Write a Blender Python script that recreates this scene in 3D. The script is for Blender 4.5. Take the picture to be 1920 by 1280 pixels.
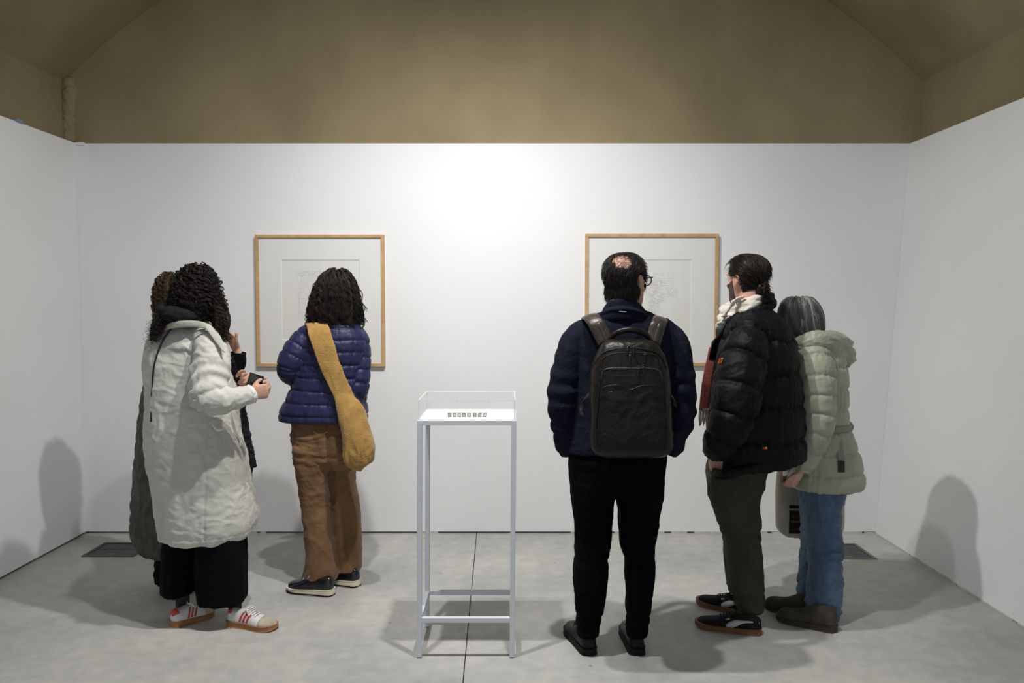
import bpy, math, random
import numpy as np
from mathutils import Vector, Matrix

for o in list(bpy.data.objects):
    bpy.data.objects.remove(o, do_unlink=True)
SC = bpy.context.scene
COL = SC.collection
RNG = np.random.default_rng(7)
random.seed(7)

# ------------------------------------------------------------------ camera
F = 1493.0                      # focal length in pixels of the 1920 wide frame
CAM_H = 1.55
PITCH = math.atan(71.0 / F)     # horizon at y = 569
cam_d = bpy.data.cameras.new('camera')
cam_d.sensor_width = 36.0
cam_d.lens = 36.0 * F / 1920.0
cam_d.clip_start = 0.05
cam = bpy.data.objects.new('camera', cam_d)
COL.objects.link(cam)
cam.location = (0, 0, CAM_H)
cam.rotation_euler = (math.pi / 2 - PITCH, 0, 0)
SC.camera = cam

# ------------------------------------------------------------------ world, lamps, exposure
SC.view_settings.view_transform = 'Standard'
SC.view_settings.look = 'None'
SC.view_settings.gamma = 1.0
SC.view_settings.use_curve_mapping = False
SC.view_settings.exposure = 0.0
W = bpy.data.worlds.new('world')
SC.world = W
W.use_nodes = True
W.node_tree.nodes['Background'].inputs[0].default_value = (0.76, 0.88, 1.0, 1)
W.node_tree.nodes['Background'].inputs[1].default_value = 0.62


def spot(name, loc, target, power, size_deg, blend, radius, color):
    d = bpy.data.lights.new(name, 'SPOT')
    d.energy = power
    d.spot_size = math.radians(size_deg)
    d.spot_blend = blend
    d.shadow_soft_size = radius
    d.color = color
    o = bpy.data.objects.new(name, d)
    COL.objects.link(o)
    o.location = loc
    o.rotation_euler = (Vector(target) - Vector(loc)).to_track_quat('-Z', 'Y').to_euler()
    return o


# two track spots over the visitors, crossed towards the two pictures
spot('track_spot_light', (0.10, 2.93, 3.70), (-1.25, 4.6, 0.0), 238, 132, 1.0, 0.04, (1.0, 0.985, 0.965))
spot('track_spot_light', (-0.60, 2.93, 3.70), (0.95, 4.6, 0.0), 238, 132, 1.0, 0.04, (1.0, 0.985, 0.965))
# two soft fill spots behind the camera, added to brighten the upper end wall
spot('added_fill_spot', (0.30, -0.90, 3.70), (-1.3, 5.3, 3.3), 56, 68, 1.0, 0.25, (1.0, 0.985, 0.965))
spot('added_fill_spot', (-0.55, -0.90, 3.70), (1.05, 5.3, 3.3), 56, 68, 1.0, 0.25, (1.0, 0.985, 0.965))

# ------------------------------------------------------------------ pixel helpers
CP, SP = math.cos(PITCH), math.sin(PITCH)


def P(x, y, Y):
    """world point seen at pixel (x, y) at depth Y"""
    u = (x - 960.0) / F
    v = (640.0 - y) / F
    dy = CP + v * SP
    dz = -SP + v * CP
    t = Y / dy
    return np.array([u * t, Y, CAM_H + dz * t])


def GP(x, y):
    """point on the floor seen at pixel (x, y)"""
    u = (x - 960.0) / F
    v = (640.0 - y) / F
    dy = CP + v * SP
    dz = -SP + v * CP
    t = -CAM_H / dz
    return np.array([u * t, dy * t, 0.0])


def yaw_dirs(deg):
    """forward and right vectors for a heading (0 = towards the back wall, + = to the right)"""
    a = math.radians(deg)
    return np.array([math.sin(a), math.cos(a), 0.0]), np.array([math.cos(a), -math.sin(a), 0.0])


# ------------------------------------------------------------------ noise
_perm = np.random.default_rng(3).permutation(256)
_perm = np.concatenate([_perm, _perm, _perm])
_grad = np.random.default_rng(4).normal(size=(256, 3))
_grad /= np.linalg.norm(_grad, axis=1)[:, None]


def pn(p):
    p = np.asarray(p, float)
    i = np.floor(p).astype(int)
    f = p - i
    i &= 255
    w = f * f * f * (f * (f * 6 - 15) + 10)
    out = 0
    for dx in (0, 1):
        wx = w[:, 0] if dx else 1 - w[:, 0]
        for dy in (0, 1):
            wy = w[:, 1] if dy else 1 - w[:, 1]
            for dz in (0, 1):
                wz = w[:, 2] if dz else 1 - w[:, 2]
                h = _perm[_perm[_perm[i[:, 0] + dx] + i[:, 1] + dy] + i[:, 2] + dz]
                g = _grad[h]
                out = out + wx * wy * wz * (g[:, 0] * (f[:, 0] - dx) + g[:, 1] * (f[:, 1] - dy) + g[:, 2] * (f[:, 2] - dz))
    return out * 1.6


def fbm(p, octv=3):
    s, a = 0, 1.0
    for k in range(octv):
        s = s + a * pn(p * (2 ** k) + 17.3 * k)
        a *= 0.5
    return s


def ridged(p, octv=2):
    s, a = 0, 1.0
    for k in range(octv):
        s = s + a * (1 - np.minimum(1, 2.2 * np.abs(pn(p * (2 ** k) + 9.1 * k))))
        a *= 0.5
    return s


def folds(V, sc, stretch=(1, 1, 1), warp=0.6, seed=0.0):
    """cloth folds: domain-warped ridges"""
    q = V * sc * np.array(stretch) + seed
    wv = np.stack([pn(q * 0.6 + 3.1), pn(q * 0.6 + 11.7), pn(q * 0.6 + 23.9)], 1)
    return ridged(q + warp * wv) - 0.6


# ------------------------------------------------------------------ materials
MATS = {}


def mat(name, col, rough=0.7, col2=None, vscale=6.0, bump=0.0, bscale=60.0, sheen=0.0, metal=0.0, spec=0.4, stretch=(1, 1, 1), detail=4.0, lo=0.35, hi=0.65, coat=0.0):
    if name in MATS:
        return MATS[name]
    m = bpy.data.materials.new(name)
    m.use_nodes = True
    nt = m.node_tree
    b = nt.nodes['Principled BSDF']
    b.inputs['Base Color'].default_value = (*col, 1)
    b.inputs['Roughness'].default_value = rough
    b.inputs['Metallic'].default_value = metal
    b.inputs['Specular IOR Level'].default_value = spec
    if sheen:
        b.inputs['Sheen Weight'].default_value = sheen
        b.inputs['Sheen Roughness'].default_value = 0.5
    if coat:
        b.inputs['Coat Weight'].default_value = coat
    tc = nt.nodes.new('ShaderNodeTexCoord')
    mp = nt.nodes.new('ShaderNodeMapping')
    mp.inputs['Scale'].default_value = stretch
    nt.links.new(tc.outputs['Object'], mp.inputs[0])
    if col2 is not None:
        n = nt.nodes.new('ShaderNodeTexNoise')
        n.inputs['Scale'].default_value = vscale
        n.inputs['Detail'].default_value = detail
        nt.links.new(mp.outputs[0], n.inputs['Vector'])
        r = nt.nodes.new('ShaderNodeValToRGB')
        r.color_ramp.elements[0].position = lo
        r.color_ramp.elements[1].position = hi
        r.color_ramp.elements[0].color = (*col, 1)
        r.color_ramp.elements[1].color = (*col2, 1)
        nt.links.new(n.outputs['Fac'], r.inputs[0])
        nt.links.new(r.outputs[0], b.inputs['Base Color'])
    if bump:
        n2 = nt.nodes.new('ShaderNodeTexNoise')
        n2.inputs['Scale'].default_value = bscale
        n2.inputs['Detail'].default_value = 5
        nt.links.new(mp.outputs[0], n2.inputs['Vector'])
        bp = nt.nodes.new('ShaderNodeBump')
        bp.inputs['Strength'].default_value = bump
        bp.inputs['Distance'].default_value = 0.01
        nt.links.new(n2.outputs['Fac'], bp.inputs['Height'])
        nt.links.new(bp.outputs[0], b.inputs['Normal'])
    MATS[name] = m
    return m


def hair_mat(name, c0, c1, c2, rough=0.6):
    """per-strand colour from the 'tone' attribute"""
    m = bpy.data.materials.new(name)
    m.use_nodes = True
    nt = m.node_tree
    b = nt.nodes['Principled BSDF']
    b.inputs['Roughness'].default_value = rough
    b.inputs['Specular IOR Level'].default_value = 0.3
    at = nt.nodes.new('ShaderNodeAttribute')
    at.attribute_name = 'tone'
    r = nt.nodes.new('ShaderNodeValToRGB')
    r.color_ramp.elements[0].color = (*c0, 1)
    r.color_ramp.elements[1].color = (*c2, 1)
    e = r.color_ramp.elements.new(0.6)
    e.color = (*c1, 1)
    nt.links.new(at.outputs['Fac'], r.inputs[0])
    nt.links.new(r.outputs[0], b.inputs['Base Color'])
    MATS[name] = m
    return m


def clear_mat(name, tint, gloss, fac, edge=None):
    """thin clear sheet: see-through with a mirror reflection"""
    m = bpy.data.materials.new(name)
    m.use_nodes = True
    nt = m.node_tree
    nt.nodes.remove(nt.nodes['Principled BSDF'])
    out = nt.nodes['Material Output']
    t = nt.nodes.new('ShaderNodeBsdfTransparent')
    t.inputs[0].default_value = (*tint, 1)
    g = nt.nodes.new('ShaderNodeBsdfGlossy' if edge is None else 'ShaderNodeBsdfDiffuse')
    g.inputs[0].default_value = (1, 1, 1, 1)
    if edge is None:
        g.inputs['Roughness'].default_value = gloss
    mx = nt.nodes.new('ShaderNodeMixShader')
    mx.inputs[0].default_value = fac
    nt.links.new(t.outputs[0], mx.inputs[1])
    nt.links.new(g.outputs[0], mx.inputs[2])
    nt.links.new(mx.outputs[0], out.inputs[0])
    MATS[name] = m
    return m


# ------------------------------------------------------------------ object helpers
def mesh_obj(name, verts, faces, material, parent=None, smooth=False):
    me = bpy.data.meshes.new(name)
    me.from_pydata([tuple(v) for v in verts], [], [tuple(f) for f in faces])
    me.update()
    return link_mesh(name, me, material, parent, smooth)


def link_mesh(name, me, material, parent=None, smooth=False):
    me.name = name
    if material is not None:
        for m in (material if isinstance(material, (list, tuple)) else [material]):
            me.materials.append(m)
    if smooth:
        me.shade_smooth()
    o = bpy.data.objects.new(name, me)
    COL.objects.link(o)
    if parent is not None:
        o.parent = parent
        pl = Vector((0, 0, 0))
        q = parent
        while q is not None:
            pl += q.location
            q = q.parent
        o.location = -pl
    return o


def recenter(o):
    """put a top-level object's origin at the middle of its base (mesh in world coordinates)"""
    me = o.data
    n = len(me.vertices)
    co = np.empty(n * 3)
    me.vertices.foreach_get('co', co)
    co = co.reshape(-1, 3)
    c = (co.min(0) + co.max(0)) / 2
    c[2] = co[:, 2].min()
    me.vertices.foreach_set('co', (co - c).ravel())
    me.update()
    o.location = c
    return o


def tag(o, label=None, cat=None, group=None, kind=None):
    if label:
        o['label'] = label
    if cat:
        o['category'] = cat
    if group:
        o['group'] = group
    if kind:
        o['kind'] = kind
    return o


def thing(name, label, cat, loc, group=None):
    o = bpy.data.objects.new(name, None)
    COL.objects.link(o)
    o.location = loc
    o.empty_display_size = 0.1
    return tag(o, label, cat, group)


def box_geo(x0, x1, y0, y1, z0, z1):
    v = [(x0, y0, z0), (x1, y0, z0), (x1, y1, z0), (x0, y1, z0), (x0, y0, z1), (x1, y0, z1), (x1, y1, z1), (x0, y1, z1)]
    f = [(0, 3, 2, 1), (4, 5, 6, 7), (0, 1, 5, 4), (1, 2, 6, 5), (2, 3, 7, 6), (3, 0, 4, 7)]
    return np.array(v, float), f


def bevel(o, w=0.002, seg=2):
    md = o.modifiers.new('bevel', 'BEVEL')
    md.width = w
    md.segments = seg
    md.limit_method = 'ANGLE'
    return o


def merge(parts):
    V, Fc, n = [], [], 0
    for v, f in parts:
        V.append(np.asarray(v, float))
        Fc += [tuple(i + n for i in q) for q in f]
        n += len(v)
    return np.concatenate(V), Fc


# ------------------------------------------------------------------ lofts
def crom(A, m):
    """Catmull-Rom resample of rows of A (n, k) with m steps per span"""
    A = np.asarray(A, float)
    n = len(A)
    E = np.concatenate([[2 * A[0] - A[1]], A, [2 * A[-1] - A[-2]]])
    out = []
    for i in range(n - 1):
        p0, p1, p2, p3 = E[i], E[i + 1], E[i + 2], E[i + 3]
        for k in range(m):
            t = k / m
            out.append(0.5 * (2 * p1 + (p2 - p0) * t + (2 * p0 - 5 * p1 + 4 * p2 - p3) * t * t + (3 * p1 - p0 - 3 * p2 + p3) * t ** 3))
    out.append(A[-1])
    return np.array(out)


def spow(c, p):
    return np.sign(c) * np.abs(c) ** p


def rings_to_geo(R, cap=True):
    m, n, _ = R.shape
    V = R.reshape(-1, 3)
    Fc = []
    for i in range(m - 1):
        for j in range(n):
            k = (j + 1) % n
            Fc.append((i * n + j, i * n + k, (i + 1) * n + k, (i + 1) * n + j))
    if cap:
        V = np.concatenate([V, [R[0].mean(0)], [R[-1].mean(0)]])
        a, b = m * n, m * n + 1
        for j in range(n):
            k = (j + 1) % n
            Fc.append((a, k, j))
            Fc.append((b, (m - 1) * n + j, (m - 1) * n + k))
    return V, Fc


class Part:
    """a lofted volume that remembers its axis (for quilting and folds)"""

    def __init__(s, R, cen, rad, kind, rx=None, ry=None):
        s.R, s.c, s.r, s.kind, s.rx, s.ry = R, np.array(cen), np.array(rad), kind, rx, ry
        s.geo = rings_to_geo(R)
        d = np.linalg.norm(np.diff(s.c, axis=0), axis=1)
        s.s = np.concatenate([[0], np.cumsum(d)])

    def dist(s, V):
        if s.kind == 'torso':
            z = s.c[:, 2]
            o = np.argsort(z)
            cx = np.interp(V[:, 2], z[o], s.c[o, 0])
            cy = np.interp(V[:, 2], z[o], s.c[o, 1])
            rx = np.interp(V[:, 2], z[o], s.rx[o])
            ry = np.interp(V[:, 2], z[o], s.ry[o])
            d = np.sqrt(((V[:, 0] - cx) / rx) ** 2 + ((V[:, 1] - cy) / ry) ** 2)
            d = d + np.maximum(0, V[:, 2] - z.max()) * 8 + np.maximum(0, z.min() - V[:, 2]) * 8
            return d, V[:, 2], np.arctan2((V[:, 1] - cy) / ry, (V[:, 0] - cx) / rx)
        D = np.linalg.norm(V[:, None, :] - s.c[None], axis=2)
        j = np.argmin(D / s.r[None], axis=1)
        t = np.gradient(s.c, axis=0)
        t /= np.linalg.norm(t, axis=1)[:, None] + 1e-9
        rel = V - s.c[j]
        u = s.s[j] + np.einsum('ij,ij->i', rel, t[j])
        perp = rel - np.einsum('ij,ij->i', rel, t[j])[:, None] * t[j]
        d = np.linalg.norm(perp, axis=1) / s.r[j]
        return np.maximum(d, (D / s.r[None]).min(1) * 0.6), u, np.arctan2(perp[:, 2], perp[:, 0] + perp[:, 1])


def torso(rows, n=40, m=5, pw=0.85):
    """rows: (y, xL, xR, Y, half_depth[, tilt_px]); horizontal sections from a silhouette"""
    A = []
    for r in rows:
        y, xl, xr, Y, hd = r[:5]
        tl = r[5] if len(r) > 5 else 0.0
        a, b = P(xl, y - tl / 2, Y), P(xr, y + tl / 2, Y)
        A.append(np.concatenate([(a + b) / 2, [(b[0] - a[0]) / 2, hd, (b[2] - a[2]) / 2]]))
    A = crom(A, m)
    th = np.linspace(0, 2 * math.pi, n, endpoint=False)
    c, s = spow(np.cos(th), pw), spow(np.sin(th), pw)
    R = np.empty((len(A), n, 3))
    R[:, :, 0] = A[:, 0:1] + A[:, 3:4] * c
    R[:, :, 1] = A[:, 1:2] + A[:, 4:5] * s
    R[:, :, 2] = A[:, 2:3] + A[:, 5:6] * c
    return Part(R, A[:, :3], A[:, 3], 'torso', A[:, 3], A[:, 4])


def limb_w(pts, n=20, m=5, flat=None):
    """pts: (world xyz, radius); flat = (axis vector, ratio) squashes the section along an axis"""
    A = crom([np.concatenate([p, [r]]) for p, r in pts], m)
    c, r = A[:, :3], np.maximum(A[:, 3], 1e-4)
    t = np.gradient(c, axis=0)
    t /= np.linalg.norm(t, axis=1)[:, None] + 1e-9
    ref = np.array([0.21, 0.93, 0.3]) if flat is None else np.asarray(flat[0], float)
    a = np.cross(t, ref)
    bad = np.linalg.norm(a, axis=1) < 0.05
    if bad.any():
        a[bad] = np.cross(t[bad], ref + np.array([0.5, 0.1, 0.4]))
    a /= np.linalg.norm(a, axis=1)[:, None] + 1e-9
    b = np.cross(t, a)
    k = 1.0 if flat is None else flat[1]
    th = np.linspace(0, 2 * math.pi, n, endpoint=False)
    R = c[:, None] + r[:, None, None] * (a[:, None] * np.cos(th)[None, :, None] + k * b[:, None] * np.sin(th)[None, :, None])
    return Part(R, c, r, 'limb')


def limb(pts, n=20, m=5, flat=None):
    """pts: (x, y, Y, radius_px)"""
    return limb_w([(P(x, y, Y), r * Y / F) for x, y, Y, r in pts], n, m, flat)


def ellipsoid(c, ax, n=16, m=12):
    """ax: three half-axis vectors (rows)"""
    ax = np.asarray(ax, float)
    V = []
    ph = np.linspace(0.02, math.pi - 0.02, m)
    th = np.linspace(0, 2 * math.pi, n, endpoint=False)
    R = np.empty((m, n, 3))
    for i, p in enumerate(ph):
        for j, t in enumerate(th):
            R[i, j] = c + ax[0] * math.sin(p) * math.cos(t) + ax[1] * math.sin(p) * math.sin(t) + ax[2] * math.cos(p)
    return rings_to_geo(R)


def ribbon(pts, thick, m=6, cross=7, bulge=0.0):
    """strap: pts = (centre, half-width vector, outward normal); closed thin solid"""
    A = crom([np.concatenate([np.asarray(c, float), np.asarray(w, float), np.asarray(nn, float)]) for c, w, nn in pts], m)
    c, w, nn = A[:, :3], A[:, 3:6], A[:, 6:9]
    nn = nn / (np.linalg.norm(nn, axis=1)[:, None] + 1e-9)
    q = np.linspace(-1, 1, cross)
    top = [c + w * k + nn * (thick / 2 * (1 - 0.5 * abs(k) ** 3) + bulge * (1 - k * k)) for k in q]
    bot = [c + w * k - nn * (thick / 2 * (1 - 0.5 * abs(k) ** 3) - bulge * (1 - k * k) * 0.6) for k in q[::-1]]
    R = np.stack(top + bot, 1)
    return rings_to_geo(R)


def tube(pts, r, n=8, m=5):
    return limb_w([(np.asarray(p, float), r) for p in pts], n, m).geo


def unify(name, geos, voxel, material, parent=None, smooth_it=4, disp=None, smooth_f=0.5):
    """union of closed volumes into ONE continuous surface, then optional displacement"""
    V, Fc = merge(geos)
    me = bpy.data.meshes.new('tmp')
    me.from_pydata(V.tolist(), [], Fc)
    o = bpy.data.objects.new('tmp', me)
    COL.objects.link(o)
    md = o.modifiers.new('r', 'REMESH')
    md.mode = 'VOXEL'
    md.voxel_size = voxel
    md.adaptivity = 0.0
    if smooth_it:
        ms = o.modifiers.new('s', 'SMOOTH')
        ms.factor = smooth_f
        ms.iterations = smooth_it
    dg = bpy.context.evaluated_depsgraph_get()
    dg.update()
    nm = bpy.data.meshes.new_from_object(o.evaluated_get(dg))
    bpy.data.objects.remove(o, do_unlink=True)
    bpy.data.meshes.remove(me)
    if disp is not None:
        n = len(nm.vertices)
        co = np.empty(n * 3)
        nm.vertices.foreach_get('co', co)
        co = co.reshape(-1, 3)
        no = np.empty(n * 3)
        nm.vertex_normals.foreach_get('vector', no)
        no = no.reshape(-1, 3)
        co = co + no * disp(co, no)[:, None]
        nm.vertices.foreach_set('co', co.ravel())
        nm.update()
    nm.materials.clear()
    return link_mesh(name, nm, material, parent, True)


def assign(parts, V):
    """which part each vertex belongs to, with the coordinate along that part"""
    D, U, T = [], [], []
    for p in parts:
        d, u, t = p.dist(V)
        D.append(d)
        U.append(u)
        T.append(t)
    D, U, T = np.array(D), np.array(U), np.array(T)
    k = np.argmin(D, 0)
    i = np.arange(len(V))
    return k, U[k, i], T[k, i]


def quilt(parts, spacing, amp, wr=0.5, seed=0.0, phase=None, skew=0.0):
    """puffer baffles: rounded lobes with stitched grooves and gathers along the stitching"""
    def f(V, N):
        k, u, t = assign(parts, V)
        sp = np.array([spacing[min(i, len(spacing) - 1)] for i in range(len(parts))])[k]
        ph = 0 if phase is None else np.array([phase[min(i, len(phase) - 1)] for i in range(len(parts))])[k]
        wob = 0.10 * pn(V * 5 + seed) + skew * V[:, 0]
        q = u / sp + ph + wob
        d = np.abs(q - np.floor(q) - 0.5) * 2          # 1 on the stitch line
        lobe = 1 - d ** 5.0
        gath = 1.3 * pn(np.stack([t * 11 + seed, u * 7, k * 3.7], 1)) * (0.15 + 0.85 * d ** 1.5) + 0.5 * folds(V, 8, (1, 1, 1.5), 0.7, seed)
        return amp * (lobe - 0.8) + amp * wr * gath * 0.55
    return f

# ------------------------------------------------------------------ people: bodies
SKIN = mat('skin', (0.60, 0.36, 0.27), 0.5, (0.52, 0.28, 0.2), 25, 0.08, 220, spec=0.35)
LIP = mat('lip', (0.42, 0.17, 0.15), 0.45)
EYEW = mat('eye_white', (0.75, 0.73, 0.70), 0.2)
IRIS = mat('iris', (0.05, 0.03, 0.02), 0.15)
STUBBLE = mat('beard', (0.035, 0.024, 0.018), 0.7, (0.09, 0.055, 0.04), 120, 0.5, 300)
NAIL = mat('nail', (0.68, 0.42, 0.36), 0.3)


class Head:
    def __init__(s, cen, yaw, pitch=0.0, roll=0.0, scale=1.0):
        f, r = yaw_dirs(yaw)
        up = np.array([0, 0, 1.0])
        p = math.radians(pitch)
        f2 = f * math.cos(p) + up * math.sin(p)
        u2 = up * math.cos(p) - f * math.sin(p)
        q = math.radians(roll)
        r3 = r * math.cos(q) + u2 * math.sin(q)
        u3 = u2 * math.cos(q) - r * math.sin(q)
        s.M = np.stack([r3, f2, u3], 1)
        s.c = np.asarray(cen, float)
        s.k = scale

    def w(s, L):
        return s.c + s.k * (np.asarray(L, float) @ s.M.T)

    def l(s, V):
        return ((V - s.c) @ s.M) / s.k


HEADROWS = [(-.116, .064, .016, .014), (-.110, .060, .028, .026), (-.095, .048, .042, .043), (-.075, .032, .054, .060),
            (-.045, .016, .0635, .075), (-.015, .004, .0695, .089), (.015, -.002, .0745, .096), (.045, -.006, .0765, .098),
            (.072, -.008, .072, .091), (.095, -.010, .057, .073), (.110, -.010, .036, .047), (.116, -.010, .014, .018)]


def head_rings(grow=0.0, n=40, m=4, rows=HEADROWS):
    A = crom(np.array(rows), m)
    th = np.linspace(0, 2 * math.pi, n, endpoint=False)
    R = np.empty((len(A), n, 3))
    for i, (z, y, rx, ry) in enumerate(A):
        R[i, :, 0] = (rx + grow) * np.cos(th)
        R[i, :, 1] = y + (ry + grow) * np.sin(th)
        R[i, :, 2] = z + grow * (z / 0.116)
    return R


def head_geos(h, ear=True):
    g = []
    R = head_rings()
    g.append(rings_to_geo(h.w(R.reshape(-1, 3)).reshape(R.shape)))
    w = h.w

    def ell(c, rx, ry, rz, tilt=0.0):
        ax = np.array([[rx, 0, 0], [0, ry * math.cos(tilt), ry * math.sin(tilt)], [0, -rz * math.sin(tilt), rz * math.cos(tilt)]])
        g.append(ellipsoid(w(c), h.k * (ax @ h.M.T), 14, 10))
    # nose, brow, lips, chin, cheekbones
    g.append(limb_w([(w((0, .083, .030)), .008 * h.k), (w((0, .096, .005)), .010 * h.k), (w((0, .108, -.018)), .0125 * h.k), (w((0, .098, -.030)), .010 * h.k)], 10, 4).geo)
    for s in (-1, 1):
        ell((s * .011, .096, -.026), .008, .010, .007)
        ell((s * .032, .074, .033), .026, .014, .008)
        ell((s * .045, .058, -.018), .018, .020, .016)
        ell((s * .031, .076, .012), .0125, .0125, .010)
        if ear:
            ell((s * .076, -.012, -.002), .008, .019, .032, 0.25)
            ell((s * .082, -.019, .006), .006, .021, .027, 0.25)
            ell((s * .074, -.006, -.028), .006, .009, .011)
    ell((0, .079, -.053), .024, .013, .006)
    ell((0, .077, -.064), .020, .013, .006)
    ell((0, .070, -.098), .018, .014, .014)
    return g


def hand_geos(wr, d, n, right, curls, thumb=(35, 20, 20), k=1.0, spread=4):
    """wr wrist point, d towards the fingers, n out of the palm; curls = 4 x (knuckle, mid, tip) degrees"""
    d = np.asarray(d, float)
    d /= np.linalg.norm(d)
    n = np.asarray(n, float)
    n = n - d * (n @ d)
    n /= np.linalg.norm(n)
    t = np.cross(d, n) * (1 if right else -1)
    wr = np.asarray(wr, float)
    # palm: flattened section, wide across t
    A = [(-.05, .026, .021), (0, .028, .019), (.025, .034, .0165), (.055, .040, .015), (.08, .042, .013), (.095, .036, .010)]
    A = crom(np.array(A), 4)
    th = np.linspace(0, 2 * math.pi, 18, endpoint=False)
    R = wr + k * (A[:, 0, None, None] * d + A[:, 1, None, None] * np.cos(th)[None, :, None] * t + A[:, 2, None, None] * np.sin(th)[None, :, None] * n)
    g = [rings_to_geo(R)]
    base = [(.029, .086), (.0095, .092), (-.010, .088), (-.029, .080)]
    lens = [(.043, .026, .021), (.047, .029, .022), (.044, .027, .021), (.034, .021, .019)]
    rad = [.0088, .0092, .0088, .0078]
    for i in range(4):
        p = wr + k * (t * base[i][0] + d * (base[i][1] - .014))
        sp = math.radians((1.5 - i) * spread)
        dd = d * math.cos(sp) + t * math.sin(sp)
        pts = [(p, rad[i] * 1.05 * k), (p + dd * .014 * k, rad[i] * 1.1 * k)]
        p = p + dd * .014 * k
        a = 0
        for j in range(3):
            a += math.radians(curls[i][j])
            v = dd * math.cos(a) + n * math.sin(a)
            p = p + v * lens[i][j] * k
            pts.append((p, rad[i] * (1.0, .93, .72)[j] * k))
        g.append(limb_w(pts, 10, 3).geo)
    a0 = math.radians(thumb[0])
    p = wr + k * (t * .020 + d * .022)
    v0 = d * math.cos(a0) + t * math.sin(a0)
    pts = [(p, .013 * k)]
    q = p + (v0 * .9 + n * .35) * .045 * k
    pts.append((q, .0115 * k))
    a = 0
    for j, (L, rr) in enumerate(((.033, .0098), (.026, .0078))):
        a += math.radians(thumb[1 + j])
        v = v0 * math.cos(a) + (0.55 * n - 0.75 * t + 0.35 * d) * math.sin(a)
        v /= np.linalg.norm(v)
        q = q + v * L * k
        pts.append((q, rr * k))
    g.append(limb_w(pts, 10, 3).geo)
    return g


def build_body(parent, h, yaw, chest, pelvis, legs, arms, hands=(), neck_r=.054, beard=False, girth=1.0, voxel=0.0062):
    """one continuous figure. chest / pelvis: points; legs: [(hip, knee, ankle, toe)], arms: [(shoulder, elbow, wrist)]"""
    f, r = yaw_dirs(yaw)
    up = np.array([0, 0, 1.0])
    g = head_geos(h)
    nb = chest + up * .17
    g.append(limb_w([(h.w((0, -.022, -.02)), neck_r * .95), (h.w((0, -.03, -.09)), neck_r), (nb, neck_r * 1.05), (chest + up * .06, neck_r * 1.2)], 20, 4).geo)
    # trunk
    A = []
    for (t, rx, ry) in ((-.10, .10, .085), (0, .150, .105), (.25, .142, .098), (.5, .125, .088), (.75, .138, .098), (1.0, .150, .100), (1.2, .140, .085), (1.38, .075, .06)):
        c = pelvis + (chest - pelvis) * t
        A.append(np.concatenate([c, [rx * girth, ry * girth]]))
    A = crom(A, 4)
    th = np.linspace(0, 2 * math.pi, 28, endpoint=False)
    R = A[:, None, :3] + A[:, 3, None, None] * np.cos(th)[None, :, None] * r + A[:, 4, None, None] * np.sin(th)[None, :, None] * f
    g.append(rings_to_geo(R))
    for sh, el, wr in arms:
        sh, el, wr = map(np.asarray, (sh, el, wr))
        g.append(limb_w([(chest + up * .08 + (sh - chest - up * .08) * .4, .048), (sh, .047), (sh * .5 + el * .5, .042), (el, .036), (el * .6 + wr * .4, .036), (wr, .025)], 16, 4).geo)
    for hip, kn, an, toe in legs:
        hip, kn, an, toe = map(np.asarray, (hip, kn, an, toe))
        g.append(limb_w([(hip + up * .03, .060), (hip * .6 + kn * .4, .052), (kn, .040), (kn * .65 + an * .35, .038), (an, .029), (an - up * .03, .028)], 18, 4).geo)
        fd = toe - an
        fd[2] = 0
        fd = fd / np.linalg.norm(fd)
        b = np.array([an[0], an[1], 0.037])
        g.append(limb_w([(b - fd * .02, .016), (b + fd * .01, .018), (b + fd * .05, .014), (b + fd * .09, .010)], 14, 3, (np.cross(fd, up), 1.0)).geo)
    for hg in hands:
        g += hg
    o = unify('body', g, voxel, [SKIN, LIP, EYEW, IRIS, STUBBLE], parent, 2)
    me = o.data
    n = len(me.polygons)
    ce = np.empty(n * 3)
    me.polygons.foreach_get('center', ce)
    L = h.l(ce.reshape(-1, 3))
    mi = np.zeros(n, int)
    mi[(np.abs(L[:, 0]) < .023) & (L[:, 1] > .078) & (L[:, 2] < -.049) & (L[:, 2] > -.069)] = 1
    for s in (-1, 1):
        e = np.linalg.norm((L - np.array([s * .031, .088, .012])) * np.array([.7, .6, 1.4]), axis=1)
        mi[e < .009] = 2
        mi[e < .0048] = 3
    if beard:
        bz = (L[:, 2] < .002 - .4 * np.maximum(0, L[:, 1] - .02)) & (L[:, 2] > -.135) & (L[:, 1] > .012 + np.maximum(0, -.03 - L[:, 2]) * .1) & (mi == 0) & (np.abs(L[:, 0]) < .1)
        mi[bz] = 4
    me.polygons.foreach_set('material_index', mi.astype(np.int32))
    me.update()
    return o


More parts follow.
